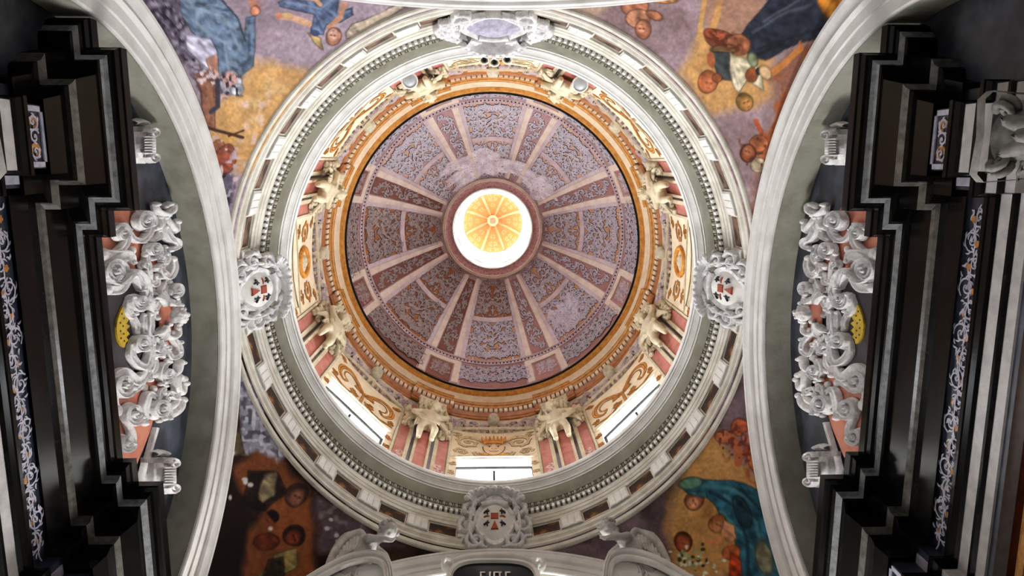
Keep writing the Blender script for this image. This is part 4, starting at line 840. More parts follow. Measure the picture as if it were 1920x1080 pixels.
for lo_, hi_ in (((-.20, 19.48), (.20, 19.52)), ((-.20, 20.53), (.20, 20.57)), ((-.215, 19.48), (-.19, 20.57)), ((.19, 19.48), (.215, 20.57)), ((-.012, 19.5), (.012, 20.55))): mb.box(ML, (lo_[0], lo_[1], -.06), (hi_[0], hi_[1], .02))
me_lf = mb.build('lantern_window_frame', LANTW); mb = MB(); mb.grid([[ML(-.2, 19.5, -.03), ML(.2, 19.5, -.03)], [ML(-.2, 20.55, -.03), ML(.2, 20.55, -.03)]]); me_lg = mb.build('pane', GLASS)
for b in range(8): f = obj('lantern_window_frame', me_lf, lan, b * PI / 4); obj('pane', me_lg, f)
lring('cupola_moulding', [(1.0, 20.78), (.90, 20.78), (.885, 20.82), (.86, 20.83), (.85, 20.87), (.90, 20.92)], LANTW)
def cup(al, a, up_=0): return ((.86 - up_) * math.sin(al) * math.cos(a), (.86 - up_) * math.sin(al) * math.sin(a), 20.86 - 19.3 + (1.05 - up_) * math.cos(al))
mb = MB(); mb.grid([[cup(al, a) for a in np.linspace(0, 2 * PI, 48, False)] for al in np.linspace(PI / 2, .02, 14)], True); obj('cupola', mb.build('cupola', LANTO, True), lan)
mb = MB()
for s in (-1, 1): mb.grid([[cup(al, D(22.5) + .055 * t / max(math.sin(al), .35) , .03 if abs(t) < .9 else .0) for t in (-1, -.8, .8, 1)] for al in np.linspace(PI / 2, .18, 12)])
me_cr = mb.build('cupola_rib', LANTC, 'auto')
rg = random.Random(31); mo = Motif()
for y, r in ((.25, .09), (.5, .08), (.75, .06)): mo.vol(.10 * (1 - y * .5), y, r, 2.5, -1.3, .02, 4, .9, rg)
mo.mirror()
def MC(x, y, n): return cup(PI / 2 - y * 1.3, x / .8, n)
l = MB(); mo.paint(MC, None, l, 0, .004, .008); me_cs = l.build('cupola_scrollwork', mat('cupola_scroll_paint', (206, 150, 112), (180, 110, 80), 20))
for b in range(8): obj('cupola_rib', me_cr, lan, b * PI / 4); obj('cupola_scrollwork', me_cs, lan, b * PI / 4)
mb = MB(); mb.grid([[(r * math.cos(a), r * math.sin(a), 2.56 - n) for a in np.linspace(0, 2 * PI, 24, False)] for r, n in ((.17, 0), (.17, .05), (.135, .065), (.125, .05), (.001, .05))], True); bo = obj('cupola_boss', mb.build('cupola_boss', LANTC, 'auto'), lan)
mb = MB()
for k in range(8): a = 2 * PI * k / 8; mb.ball((.07 * math.cos(a), .07 * math.sin(a), 2.50), .032, .032, .03, 6, 4)
mb.ball((0, 0, 2.49), .04, .04, .04, 8, 5); obj('boss_rosette', mb.build('boss_rosette', mat('rosette_paint', (206, 140, 120), rough=.8), True), bo)
# ------------------------------------------------------------------ carved figures: one continuous body grown on a skeleton
def grow(nodes, edges, lumps=(), voxel=.012, sub=2, wings=None):
    """nodes: name -> (point, radius); edges: pairs of names; lumps: (centre, radii) fused into the body."""
    names = list(nodes); me = bpy.data.meshes.new('body'); me.from_pydata([nodes[k][0] for k in names], [(names.index(a), names.index(b)) for a, b in edges], [])
    o = bpy.data.objects.new('body', me); COL.objects.link(o); o.modifiers.new('s', 'SKIN'); 
    for i, k in enumerate(names):
        r = nodes[k][1]; sv = me.skin_vertices[0].data[i]; sv.radius = (r, r); sv.use_root = (i == 0)
    ss = o.modifiers.new('d', 'SUBSURF'); ss.levels = sub; ss.render_levels = sub
    dg = bpy.context.evaluated_depsgraph_get(); m1 = bpy.data.meshes.new_from_object(o.evaluated_get(dg)); bpy.data.objects.remove(o)
    bm = bmesh.new(); bm.from_mesh(m1)
    for c, r in lumps:
        M = Matrix.Translation(c) @ Matrix.Diagonal((*r, 1)); bmesh.ops.create_uvsphere(bm, u_segments=14, v_segments=9, radius=1, matrix=M)
    if wings: wings(bm)
    m2 = bpy.data.meshes.new('body'); bm.to_mesh(m2); bm.free()
    o = bpy.data.objects.new('body', m2); COL.objects.link(o); rm = o.modifiers.new('r', 'REMESH'); rm.mode = 'VOXEL'; rm.voxel_size = voxel
    sm = o.modifiers.new('m', 'SMOOTH'); sm.iterations = 2; sm.factor = .5
    dg = bpy.context.evaluated_depsgraph_get(); m3 = bpy.data.meshes.new_from_object(o.evaluated_get(dg)); bpy.data.objects.remove(o)
    m3.polygons.foreach_set('use_smooth', [True] * len(m3.polygons)); return m3
def head_lumps(c, r, fwd, upv):          # skull, brow, nose, eyes, cheeks, lips, chin, ears
    c, f, u = Vector(c), Vector(fwd).normalized(), Vector(upv).normalized(); s = f.cross(u).normalized(); u = s.cross(f); L = []
    def add(a, b, d, rr): L.append((tuple(c + (f * a + u * b + s * d) * r), tuple(x * r for x in rr)))
    add(0, 0, 0, (.95, .95, 1.0)); add(.35, -.45, 0, (.6, .6, .5)); add(.92, -.18, 0, (.16, .16, .2)); add(.85, .02, 0, (.12, .12, .3))
    for q in (1, -1): add(.72, -.32, .36 * q, (.3, .3, .28)); add(.84, .06, .32 * q, (.13, .13, .11)); add(.80, .24, .34 * q, (.2, .2, .09)); add(0, -.05, .95 * q, (.16, .16, .25))
    add(.86, -.48, 0, (.16, .2, .08)); add(.84, -.60, 0, (.15, .18, .07)); add(.68, -.82, 0, (.2, .24, .18)); return L
def curls(c, r, fwd, upv, n, seed):
    rg = random.Random(seed); c, f, u = Vector(c), Vector(fwd).normalized(), Vector(upv).normalized(); mb = MB(); k = 0
    while k < n:
        d = Vector((rg.gauss(0, 1), rg.gauss(0, 1), rg.gauss(0, 1))).normalized()
        if d.dot(f) > .45 or d.dot(u) < -.35: continue
        p = c + d * r * .98; q = r * (.2 + .14 * rg.random()); mb.ball(tuple(p), q, q, q, 6, 4); k += 1
    return mb
def fingers(hand, dirv, side, r):        # five tapering fingers grown from the palm
    h, d, s = Vector(hand), Vector(dirv).normalized(), Vector(side).normalized(); nodes, edges = {}, []
    for k, ln in enumerate((.8, 1.0, 1.08, 1.0)):
        b = h + s * r * (k - 1.5) * .55 + d * r * .6; nodes[f'f{k}a'] = (tuple(b), r * .30); nodes[f'f{k}b'] = (tuple(b + d * r * .8 * ln), r * .24); nodes[f'f{k}c'] = (tuple(b + (d * 1.5 - s.cross(d) * .35) * r * ln), r * .18); edges += [('palm', f'f{k}a'), (f'f{k}a', f'f{k}b'), (f'f{k}b', f'f{k}c')]
    t = h - s * r * .8; nodes['ta'] = (tuple(t + d * r * .2), r * .32); nodes['tb'] = (tuple(t - s * r * .35 + d * r * .9), r * .24); edges += [('palm', 'ta'), ('ta', 'tb')]
    return nodes, edges
def merge_hand(nodes, edges, wrist, hand, dirv, side, r, tag):
    n2, e2 = fingers(hand, dirv, side, r); nodes['palm' + tag] = (hand, r * .62); edges.append((wrist, 'palm' + tag))
    for k, v in n2.items(): nodes[k + tag] = v
    edges += [(a + tag, b + tag) for a, b in e2]
# putti in front of the piers: t along the wall, n out of the wall, z up
def putto_mesh(var):
    q = 1 if var else -1
    N = {'pelvis': ((0, .17, 0), .10), 'belly': ((0, .19, .13), .112), 'chest': ((0, .21, .29), .115), 'neck': ((0, .24, .42), .055), 'skull': ((.02 * q, .27, .52), .06)}
    E_ = [('pelvis', 'belly'), ('belly', 'chest'), ('chest', 'neck'), ('neck', 'skull')]
    for s in (1, -1):
        k = 'L' if s > 0 else 'R'; raised = (s == q)
        N['sh' + k] = ((s * .15, .22, .36), .06)
        if raised: N['el' + k] = ((s * .30, .23, .44), .048); N['wr' + k] = ((s * .27, .22, .62), .036); hand, dv = (s * .25, .22, .68), (-s * .2, .1, 1)
        else: N['el' + k] = ((s * .31, .22, .22), .048); N['wr' + k] = ((s * .22, .26, .08), .036); hand, dv = (s * .18, .27, .04), (-s * .7, .2, -.5)
        N['hp' + k] = ((s * .085, .17, -.07), .085); bend = .07 if raised else .0
        N['kn' + k] = ((s * .115, .19 + bend, -.31), .066); N['an' + k] = ((s * .10, .15 + bend * .3, -.56), .042); N['to' + k] = ((s * .12, .21 + bend * .3, -.63), .034)
        E_ += [('chest', 'sh' + k), ('sh' + k, 'el' + k), ('el' + k, 'wr' + k), ('pelvis', 'hp' + k), ('hp' + k, 'kn' + k), ('kn' + k, 'an' + k), ('an' + k, 'to' + k)]
        merge_hand(N, E_, 'wr' + k, hand, dv, (0, 1, 0) if raised else (.3, .9, .2), .045, k)
    return grow(N, E_, head_lumps((.03 * q, .30, .57), .115, (.25 * q, .8, -.55), (.05 * q, .5, .8)), .013)
PB = [putto_mesh(0), putto_mesh(1)]
def drape_mesh():
    mb = MB(); rg = random.Random(9)
    for k in range(3):
        mb.ribbon(lambda a, b, c: (a, .17 + c - .6 * a * a, b), bez([(-.17, .02 + .03 * k), (-.05, -.03 + .03 * k), (.06, -.06 + .03 * k), (.17, .05 + .03 * k)], 10), .05, .035, .085)
    for k in range(3): mb.ribbon(lambda a, b, c: (a, .17 + c, b), bez([(.13 + .03 * k, .05), (.17 + .03 * k, -.08), (.15 + .03 * k, -.22 - .04 * k)], 7), taper(7, .05, .03), .03, .03)
    return mb.build('loincloth', CREAM, True)
def wing_mesh():
    mb = MB()
    for s in (1, -1):
        for k in range(7): mb.ribbon(lambda a, b, c: (s * a, .13 + c, b), bez([(.10, .34), (.20 + .02 * k, .46 - .04 * k), (.30 + .012 * k, .36 - .09 * k)], 7), taper(7, .06, .02, .04), .03, .01)
    return mb.build('wing', CREAM, True)
ME_DR, ME_WG = drape_mesh(), wing_mesh(); HAIR = [curls((.03 * q, .30, .57), .115, (.25 * q, .8, -.55), (.05 * q, .5, .8), 42, 3 + q).build('hair', CREAM, True) for q in (-1, 1)]
for me in PB: me.materials.clear(); me.materials.append(CREAM)
PLAB = ['right, just below the right-hand wreath bay', 'lower right, left of the lower right window', 'lower left, right of the lower left window', 'left, just below the left-hand wreath bay', 'upper left side, above the left wreath bay', 'top left, beside the left lamp', 'top right, beside the right lamp', 'upper right side, above the right wreath bay']
for b in range(8):
    a = (b + .5) * PI / 4; var = b % 2; e1 = math.sqrt(1.035)
    P = Vector((RW * math.cos(a) / e1, RW * math.sin(a) * e1, 12.78)); o = bpy.data.objects.new('putto_statue', PB[var]); COL.objects.link(o)
    er = Vector((math.cos(a), math.sin(a), 0)); et = Vector((-math.sin(a), math.cos(a), 0))
    Mx = Matrix.Identity(4)
    for i in range(3): Mx[i][0] = et[i]; Mx[i][1] = -er[i]; Mx[i][2] = (0, 0, 1)[i]; Mx[i][3] = P[i]
    o.matrix_world = Mx @ Matrix.Diagonal((-1.12, 1.12, 1.12, 1)) if False else Mx @ Matrix.Diagonal((1.12, 1.12, 1.12, 1))
    prop(o, 'cream stucco putto on the drum pier at ' + PLAB[b], 'statue', 'putti on the drum piers')
    obj('loincloth', ME_DR, o); obj('wing', ME_WG, o); obj('hair', HAIR[var], o)
# ------------------------------------------------------------------ lamps on the drum wall
def cyl_on_wall(px, py, rad):
    return None
mb = MB(); mb.grid([[(r * math.cos(a), r * math.sin(a), z) for a in np.linspace(0, 2 * PI, 28, False)] for r, z in ((.07, -.16), (.07, -.05), (.115, .0), (.125, .03), (.125, .06), (.105, .065), (.10, .045))], True); me_l1 = mb.build('lamp_housing', WHITE, 'auto')
mb = MB(); mb.grid([[(r * math.cos(a), r * math.sin(a), z) for a in np.linspace(0, 2 * PI, 24, False)] for r, z in ((.102, .045), (.07, .062), (.035, .07), (.001, .072))], True); me_l2 = mb.build('lamp_glass', LAMPG, True)
for px, py, w in ((768, 150, 'left'), (1088, 157, 'right')):
    d = np.array([(px - 960) / FPX, (py - 540) / FPX, 1.0]) @ RC; lo_, hi_ = 9.0, 16.0
    for _ in range(50):
        mid = (lo_ + hi_) / 2; q = CAM + d * (mid / d[2]); rr = math.hypot(q[0] * math.sqrt(1.035), q[1] / math.sqrt(1.035)); lo_, hi_ = (mid, hi_) if rr < 3.16 else (lo_, mid)
    e = empty('spot_lamp', f'round white spot lamp with frosted glass near the {w} end of the top drum bay', 'lamp', q, 'round spot lamps')
    e.rotation_euler = (Vector(CAM) - Vector(q) + Vector((0, 2.2, 0))).to_track_quat('Z', 'Y').to_euler(); obj('lamp_housing', me_l1, e); obj('lamp_glass', me_l2, e)
mb = MB(); mb.grid([[(r * math.cos(a) * 1.0, r * math.sin(a) * .8, z) for a in np.linspace(0, 2 * PI, 20, False)] for r, z in ((.12, .0), (.115, .02), (.10, .03), (.085, .01), (.06, -.10), (.04, -.14))], True); me_f1 = mb.build('floodlight_shade', WHITE, 'auto')
mb = MB(); mb.ball((0, 0, -.05), .045, .045, .05, 10, 6); me_f2 = mb.build('bulb', BLACK, True)
mb = MB(); mb.tube([(0, 0, -.1), (0, -.02, -.2), (0, -.1, -.24)], .014, 6); me_f3 = mb.build('bracket', FRAMEM)
for px, py, w in ((908, 113, 'left'), (927, 117, 'middle'), (951, 112, 'right')):
    d = np.array([(px - 960) / FPX, (py - 540) / FPX, 1.0]) @ RC; q = CAM + d * (11.9 / d[2])
    e = empty('floodlight', f'small white cone floodlight with dark bulb, {w} one of the three', 'lamp', q, 'cone floodlights')
    e.rotation_euler = (Vector(CAM) - Vector(q)).to_track_quat('Z', 'Y').to_euler(); e.scale = (.72, .72, .72); obj('floodlight_shade', me_f1, e); obj('bulb', me_f2, e); obj('bracket', me_f3, e)
# ------------------------------------------------------------------ side altars: stepped black entablature, inlaid frieze, columns
LEV = [(6.70, 3.59, 3.46, 3.225, .70, .24), (6.60, 3.59, 3.46, 3.225, .70, .24), (6.585, 3.605, 3.475, 3.24, .69, .24), (6.53, 3.612, 3.482, 3.25, .67, .24), (6.52, 3.635, 3.50, 3.275, .65, .24), (6.485, 3.64, 3.51, 3.29, .62, .24),
       (6.46, 3.65, 3.52, 3.32, .585, .24), (6.43, 3.662, 3.532, 3.328, .575, .23), (6.40, 3.67, 3.54, 3.33, .56, .22), (6.385, 3.70, 3.57, 3.345, .45, .2), (6.10, 3.712, 3.582, 3.362, .42, .2), (6.06, 3.72, 3.59, 3.37, .39, .18), (6.02, 3.735, 3.60, 3.378, .375, .18), (5.98, 3.745, 3.61, 3.39, .36, .18), (5.95, 3.752, 3.62, 3.41, .30, .16), (5.73, 3.755, 3.63, 3.415, .28, .16)]
FRZ = [(5.735, 3.79, 3.665, 3.445, .235, .15), (5.485, 3.79, 3.665, 3.445, .235, .15)]
ARC = [(5.49, 3.735, 3.61, 3.39, .285, .15), (5.45, 3.735, 3.61, 3.39, .285, .15), (5.44, 3.745, 3.62, 3.40, .275, .15), (5.385, 3.752, 3.628, 3.41, .262, .15), (5.35, 3.766, 3.64, 3.42, .25, .15)]
FA1 = [(5.352, 3.770, 3.644, 3.424, .245, .15), (5.225, 3.770, 3.644, 3.424, .245, .15)]
FI1 = [(5.23, 3.765, 3.64, 3.42, .25, .15), (5.20, 3.765, 3.64, 3.42, .25, .15), (5.16, 3.776, 3.65, 3.43, .24, .15)]
FA2 = [(5.162, 3.780, 3.654, 3.434, .235, .15), (5.06, 3.780, 3.654, 3.434, .235, .15), (5.055, 3.95, 3.95, 3.95, .2, .1)]
def footprint(h, xr, xm, xp, hp, ex):
    c = 2.01 if h > 6.39 else 1.925 + (h - 5.73) * .129 if h > 5.73 else 1.925
    pts = []
    i1, i2, o1, o2 = c - hp - ex, c - hp, c + hp, c + hp + ex
    half = [(xr, i1), (xm, i1), (xm, i2), (xp, i2), (xp, o1), (xm, o1), (xm, o2), (4.1, o2)]
    return [(x, -y) for x, y in half[::-1]] + half
def altar(sg, label):
    e = empty('side_altar', label, 'altar', (sg * 3.8, 0, FL), 'side altars'); I = lambda x, y, z: (sg * (x - 3.8), y, z - FL)
    def lev(name, L, mt):
        mb = MB(); mb.grid([[I(x, y, l[0]) for x, y in footprint(*l)] for l in L]); return obj(name, mb.build(name, mt), e)
    c0 = lev('cornice', LEV[:6], BLACKM); lev('highlight_strip', LEV[5:8], HILITE); lev('corona_soffit', LEV[7:11], BLACKM); lev('lower_highlight_strip', LEV[10:13], HILITED); lev('bed_moulding', LEV[12:], BLACKM)  # both highlight strips stand for reflections on the black mouldings
    mb = MB(); fp = footprint(*LEV[0])                    # closed top of the cornice, in strips
    ys = [p[1] for p in fp]; n = len(fp)
    for i in range(n - 1):
        if abs(fp[i][1] - fp[i + 1][1]) > 1e-6: mb.add([I(fp[i][0], fp[i][1], 6.70), I(fp[i + 1][0], fp[i + 1][1], 6.70), I(4.1, fp[i + 1][1], 6.70), I(4.1, fp[i][1], 6.70)], [(0, 1, 2, 3)])
    obj('cornice_top', mb.build('cornice_top', BLACKM), c0)
    fz = lev('frieze', FRZ, TEALM); lev('architrave_moulding', ARC, BLACKM); lev('upper_fascia', FA1, WMARB); lev('fillet', FI1, BLACKM); lev('lower_fascia', FA2, WMARB)
    rg = random.Random(15 + sg); mw, mo_ = MB(), MB()     # inlaid scrolls on the frieze
    def MF(x): return lambda y, h, n: I(x - n, y, h)
    M1 = MF(3.788); mo = Motif(); mo2 = Motif()
    for k in range(15):
        y = -1.33 + .19 * k; h = 5.61 + (.035 if k % 2 else -.035); mo.vol(y, h, .095, rg.random() * 6, 1.5 if k % 2 else -1.5, .014, 6, .7, rg); mo.add(bez([(y - .1, h), (y, h + (.09 if k % 2 == 0 else -.09)), (y + .1, h), (y + .19, 11.22 - h)], 10), .014)
        for j in range(7): mo.add(leaf_pts(y + .2 * (rg.random() - .5), 5.53 + .17 * rg.random(), rg.random() * 6, .06, 1.5), taper(7, .008, .004, .012))
        for j in range(5): a_ = 2 * PI * j / 5; mo2.add(leaf_pts(y + .02, 11.22 - h, a_, .042, .7, 4), [.012, .03, .028, .01])
    mo.paint(M1, None, mw, 0, .003, .006); mo2.paint(M1, None, mo_, 0, .003, .008)
    for s in (1, -1):                                      # framed inlay panels on the projecting blocks
        M2 = MF(3.443)
        mw.box(lambda a, b, c: I(3.443 - c, a, b), (s * 1.925 - .225, 5.70, 0), (s * 1.925 + .225, 5.73, .012)); mw.box(lambda a, b, c: I(3.443 - c, a, b), (s * 1.925 - .225, 5.49, 0), (s * 1.925 + .225, 5.515, .012))
        for q in (-1, 1): mw.box(lambda a, b, c: I(3.443 - c, a, b), (s * 1.925 + q * .205 - .02, 5.49, 0), (s * 1.925 + q * .205 + .02, 5.73, .012))
        mo = Motif(); mo2 = Motif()
        for k in range(3): mo.vol(s * 1.925 - .11 + .11 * k, 5.61, .06, 2 * k, 1.3, .016, 4, .7, rg)
        for k in range(2): mo2.add([(s * 1.925 - .1 + .2 * k + .04 * math.cos(t), 5.61 + .05 * math.sin(t)) for t in np.linspace(0, 5, 7)], .035)
        mo.paint(M2, None, mw, 0, .003, .008); mo2.paint(M2, None, mo_, 0, .003, .006)
        mw.box(lambda a, b, c: I(3.663 - c, a, b), (s * 1.63 - .03, 5.50, 0), (s * 1.63 + .06, 5.72, .01))
    obj('white_inlay', mw.build('white_inlay', INLW), fz); obj('ochre_inlay', mo_.build('ochre_inlay', INLO), fz)
    mb = MB(); mb.box(I, (3.95, -2.9, FL), (4.1, 2.9, 5.06)); obj('altar_back', mb.build('altar_back', REDM), e)
    mb = MB()
    for z, d in ((4.86, .05), (4.80, .08), (4.72, .04)): mb.box(I, (3.95 - d, -1.5, z), (3.96, 1.5, z + .05))
    obj('altarpiece_moulding', mb.build('altarpiece_moulding', GOLD), e)
    for s in (1, -1):                                      # columns with leafy capitals under the projecting blocks
        cx, cy = 3.62, s * 1.925; side = 'right' if sg > 0 else 'left'; end = 'near the bottom of the picture' if s > 0 else 'near the top of the picture'
        ec = empty('altar_column', f'black marble column with grey-white leafy capital, {side} altar, {end}', 'column', (sg * 3.8, 0, FL), 'altar columns')
        mb = MB(); mb.grid([[I(cx + r * math.cos(a), cy + r * math.sin(a), z) for a in np.linspace(0, 2 * PI, 28, False)] for r, z in ((.25, FL), (.25, FL + .9), (.28, FL + .95), (.22, FL + 1.05), (.215, 2.0), (.195, 4.45))], True); obj('column_shaft', mb.build('column_shaft', BLACKM, 'auto'), ec)
        mb = MB(); mb.grid([[I(cx + r * math.cos(a), cy + r * math.sin(a), z) for a in np.linspace(0, 2 * PI, 28, False)] for r, z in ((.20, 4.42), (.225, 4.45), (.20, 4.48), (.19, 4.55), (.20, 4.8), (.25, 4.97))], True)
        for row, (z, n_, ln) in enumerate(((4.50, 8, .20), (4.62, 8, .24))):
            for k in range(n_):
                a = 2 * PI * (k + .5 * row) / n_; M3 = lambda x, y, nn, a=a: I(cx + (.195 + nn) * math.cos(a + x / .2), cy + (.195 + nn) * math.sin(a + x / .2), y)
                pr = bez([(0, z), (0, z + ln * .6), (0, z + ln), (0, z + ln * .85)], 7); mb.ribbon(M3, pr, [.06, .11, .12, .12, .10, .08, .03], [.03, .035, .04, .06, .09, .12, .13], 0)
        for k in range(4):
            a = PI / 4 + k * PI / 2; dx, dy = math.cos(a), math.sin(a); q = spiral(.27, 4.90, .075, PI / 2, -1.4, 16)
            for off in (-.03, .03): mb.tube([I(cx + u * dx - dy * off, cy + u * dy + dx * off, z) for u, z in q], taper(16, .03, .015), 6)
        ab = []
        for k in range(4):
            a = PI / 4 + k * PI / 2; b = a + PI / 4
            for aa, rr in ((a - .1, .40), (a + .1, .40), (b, .29)): ab.append((cx + rr * math.cos(aa), cy + rr * math.sin(aa)))
        mb.grid([[I(x, y, z) for x, y in ab] for z in (4.97, 5.055)], True); obj('capital', mb.build('capital', mat('grey_white_capital', (150, 148, 144), (108, 106, 102), 6, .6, .2, 30), True), ec)
    return e
altar(1, 'right-hand side altar, its dark stepped marble cornice and pale fascias better lit')
altar(-1, 'left-hand side altar, its dark stepped marble cornice almost lost in shadow')
# black entablature blocks on the crossing piers beyond the altars
def pier_block(sg, label):
    e = empty('pier_entablature', label, 'entablature', (sg * 3.8, -3.6, 6), 'dark cornice ends at the upper corners'); mb = MB()
    for (h, xr, xm, xp, hp, ex), g in zip(LEV, range(99)):
        d = xr - 3.59
        mb.v += [(sg * (3.60 + d - 3.8), y, h - 6) for y in ()]
    rows = [[(sg * (3.60 + (l[1] - 3.59) - 3.8) if k < 2 else sg * .6, (-3.04 - (l[1] - 3.59)) + 3.6 if k > 0 else -7 + 3.6, l[0] - 6) for k in range(3)] for l in LEV + FRZ + ARC]
    mb.grid(rows); obj('cornice', mb.build('cornice', BLACKM), e)
    mb = MB(); mb.add([(sg * -.2, -3.4, .70), (sg * -.2, .56, .70), (sg * .6, .56, .70), (sg * .6, -3.4, .70)], [(0, 1, 2, 3)]); obj('cornice_top', mb.build('cornice_top', BLACKM), e)
pier_block(1, 'dark moulded cornice end in the top right corner')
pier_block(-1, 'dark moulded cornice end in the top left corner')
# ------------------------------------------------------------------ lunettes over the altars: marble inlay and white stucco scrollwork
for sg, nm in ((1, 'wall_lunette_right'), (-1, 'wall_lunette_left')):
    mb = MB(); pts = [(4.0, FL), (4.0, ZS)]
    prof = [(RI + .1) * math.cos(t) for t in np.linspace(0, PI, 41)]
    rows = [[(sg * 3.80, y, 5.0) for y in prof], [(sg * 3.80, y, ZS + math.sqrt(max(0, (RI + .1) ** 2 - y * y))) for y in prof]]
    mb.grid(rows); obj(nm, mb.build(nm, SLATE), kind='structure')
LUX = 3.785
def lun_map(sg):
    def M(px, py, n):
        q = at(px + 5, py, 0, LUX); return (sg * (LUX - n) - sg * 3.8, q[1], q[2] - 7.6)
    return M
def cherub_mesh(sg):
    c = Vector((sg * -.20, 0, 0)); return grow({'a': ((sg * -.10, 0, -.02), .07), 'b': ((sg * -.16, 0, -.01), .06)}, [('a', 'b')], head_lumps(c, .098, (-sg * .75, 0, -.66), (-sg * .6, 0, .8)), .011)
def lunette(sg, label):
    e = empty('lunette_relief', label, 'relief', (sg * 3.8, 0, 7.6), 'stucco reliefs over the altars'); M = lun_map(sg); rg = random.Random(40)
    def plate(name, poly, mt, n0, n1, par=e):
        mb = MB(); c = np.mean(np.array(poly), 0); k = len(poly)
        top = [M(x, y, n1) for x, y in poly]; bot = [M(x, y, n0) for x, y in poly]; mb.grid([bot, top], True); mb.add(top, [tuple(range(k))]); return obj(name, mb.build(name, mt), par)
    plate('pink_panel', [(1572, 392), (1590, 366), (1612, 372), (1660, 420), (1660, 500), (1610, 520), (1574, 500), (1540, 560), (1536, 640), (1560, 690), (1616, 720), (1640, 780), (1624, 870), (1580, 858), (1556, 800), (1540, 740), (1516, 660), (1512, 560), (1530, 480)], PINKM, 0, .012)
    el = [(1628 + 62 * math.cos(t), 604 + 108 * math.sin(t)) for t in np.linspace(0, 2 * PI, 40, False)]
    ov = plate('dark_oval', el, OVALB, 0, .03)
    cr = [(1614, 570), (1619, 580), (1624, 594), (1626, 608), (1625, 622), (1622, 634), (1616, 643), (1611, 645), (1609, 636), (1604, 632), (1608, 626), (1602, 620), (1608, 613), (1601, 606), (1608, 602), (1602, 592), (1609, 592), (1608, 582), (1613, 580)]
    cw = plate('yellow_crown', [(x - 3, y) for x, y in cr], CROWNY, .03, .05, ov)
    mb = MB()
    for x, y in ((1612, 592), (1614, 606), (1613, 620), (1612, 633), (1619, 600), (1619, 615), (1618, 628), (1616, 584)): mb.ball((x - 3, y, .05), 1.6, 2.2, .006, 6, 4, M)
    obj('crown_dot', mb.build('crown_dot', EMBLK), cw)
    for p in (((1602, 366), (1590, 386), (1578, 404)), ((1546, 792), (1562, 846), (1580, 904))): mb = MB(); mb.ribbon(M, p, 9, .05, .0, 4); obj('frame_strip', mb.build('frame_strip', RELIEF), e)
    # --- scrolls: each a stroke of its own
    def stroke(p, w0, w1, h, bulge=0, base=.02, name='scroll', n=7):
        q = cat_rom(p, n); mb = MB(); mb.ribbon(M, q, taper(len(q), w0, w1, bulge), [h * (.6 + .4 * math.sin(PI * i / (len(q) - 1))) for i in range(len(q))], base, 6, groove=name == 'scroll')
        x, y = q[-1]; mb.ball((x, y, base + h * .35), w1 * .55, w1 * .6, h * .62, 8, 5, M); x, y = q[0]; mb.ball((x, y, base + h * .3), w0 * .5, w0 * .55, h * .5, 8, 5, M); return obj(name, mb.build(name, RELIEF, True), e)
    def volute(cx, cy, r, a0, t, w, h, sy=1.15, base=.03, name='volute'):
        p = spiral(cx, cy, r, a0, t, 26, .15, 1, sy); mb = MB(); mb.ribbon(M, p, taper(26, w, w * .45), taper(26, h, h * 1.25), base, 6, groove=True); mb.ball((*p[0], base + h * .4), w * .5, w * .55, h * .6, 8, 5, M); mb.ball((cx, cy, base + h * .6), r * .2, r * .24, h * .8, 8, 5, M)
        rows = [[M(cx + r * k * .95 * math.cos(a), cy + r * k * .95 * sy * math.sin(a), base + d) for a in np.linspace(0, 2 * PI, 20, False)] for k, d in ((1, 0), (.9, h * .35), (.02, h * .25))]; mb.grid(rows, True)
        return obj(name, mb.build(name, RELIEF, True), e)
    volute(1577, 415, 17, 2.8, 1.7, 8, .09); volute(1617, 436, 15, -.4, -1.5, 7, .07); volute(1560, 468, 14, 1.6, 1.5, 7, .08); volute(1573, 496, 9, 1.6, 1.2, 5, .06); volute(1538, 480, 9, 1, 1.2, 5, .07)
    volute(1633, 508, 22, 2.6, 1.4, 13, .08); volute(1588, 562, 14, -.6, 1.6, 9, .09); volute(1585, 640, 15, 2.6, 1.7, 9, .09); volute(1616, 712, 20, 2.8, -1.3, 12, .08)
    volute(1552, 760, 17, 2.2, 1.6, 9, .10); volute(1598, 765, 19, 2.8, -1.5, 9, .08); volute(1613, 818, 15, 3.0, -1.5, 8, .08); volute(1536, 696, 12, 1.4, 1.4, 7, .08); volute(1520, 540, 11, 1.8, 1.5, 7, .09); volute(1560, 556, 10, .8, -1.4, 6, .07); volute(1549, 650, 9, 1, 1.4, 6, .07)
    stroke([(1560, 405), (1562, 432), (1578, 450), (1594, 446), (1600, 430)], 7, 5, .08, 4); stroke([(1606, 420), (1606, 450), (1620, 470), (1640, 478)], 8, 10, .07, 3)
    stroke([(1590, 490), (1602, 478), (1624, 480), (1646, 478)], 10, 26, .07, 6); stroke([(1640, 540), (1618, 538), (1604, 514), (1586, 512), (1574, 530), (1570, 556), (1578, 574), (1592, 574)], 18, 9, .09, 3)
    stroke([(1600, 560), (1604, 576), (1598, 588), (1588, 584)], 12, 7, .07, 3); stroke([(1640, 520), (1624, 528), (1606, 512), (1594, 516), (1582, 540)], 6, 6, .13, 2); stroke([(1592, 588), (1588, 604), (1586, 618)], 11, 10, .06)
    stroke([(1596, 640), (1598, 660), (1588, 676), (1574, 680), (1566, 664), (1564, 640), (1574, 622)], 11, 8, .09, 3); stroke([(1572, 676), (1572, 694), (1590, 706), (1612, 690), (1626, 700)], 12, 18, .08, 4); stroke([(1626, 694), (1630, 716), (1632, 744), (1622, 760)], 16, 20, .06, 2)
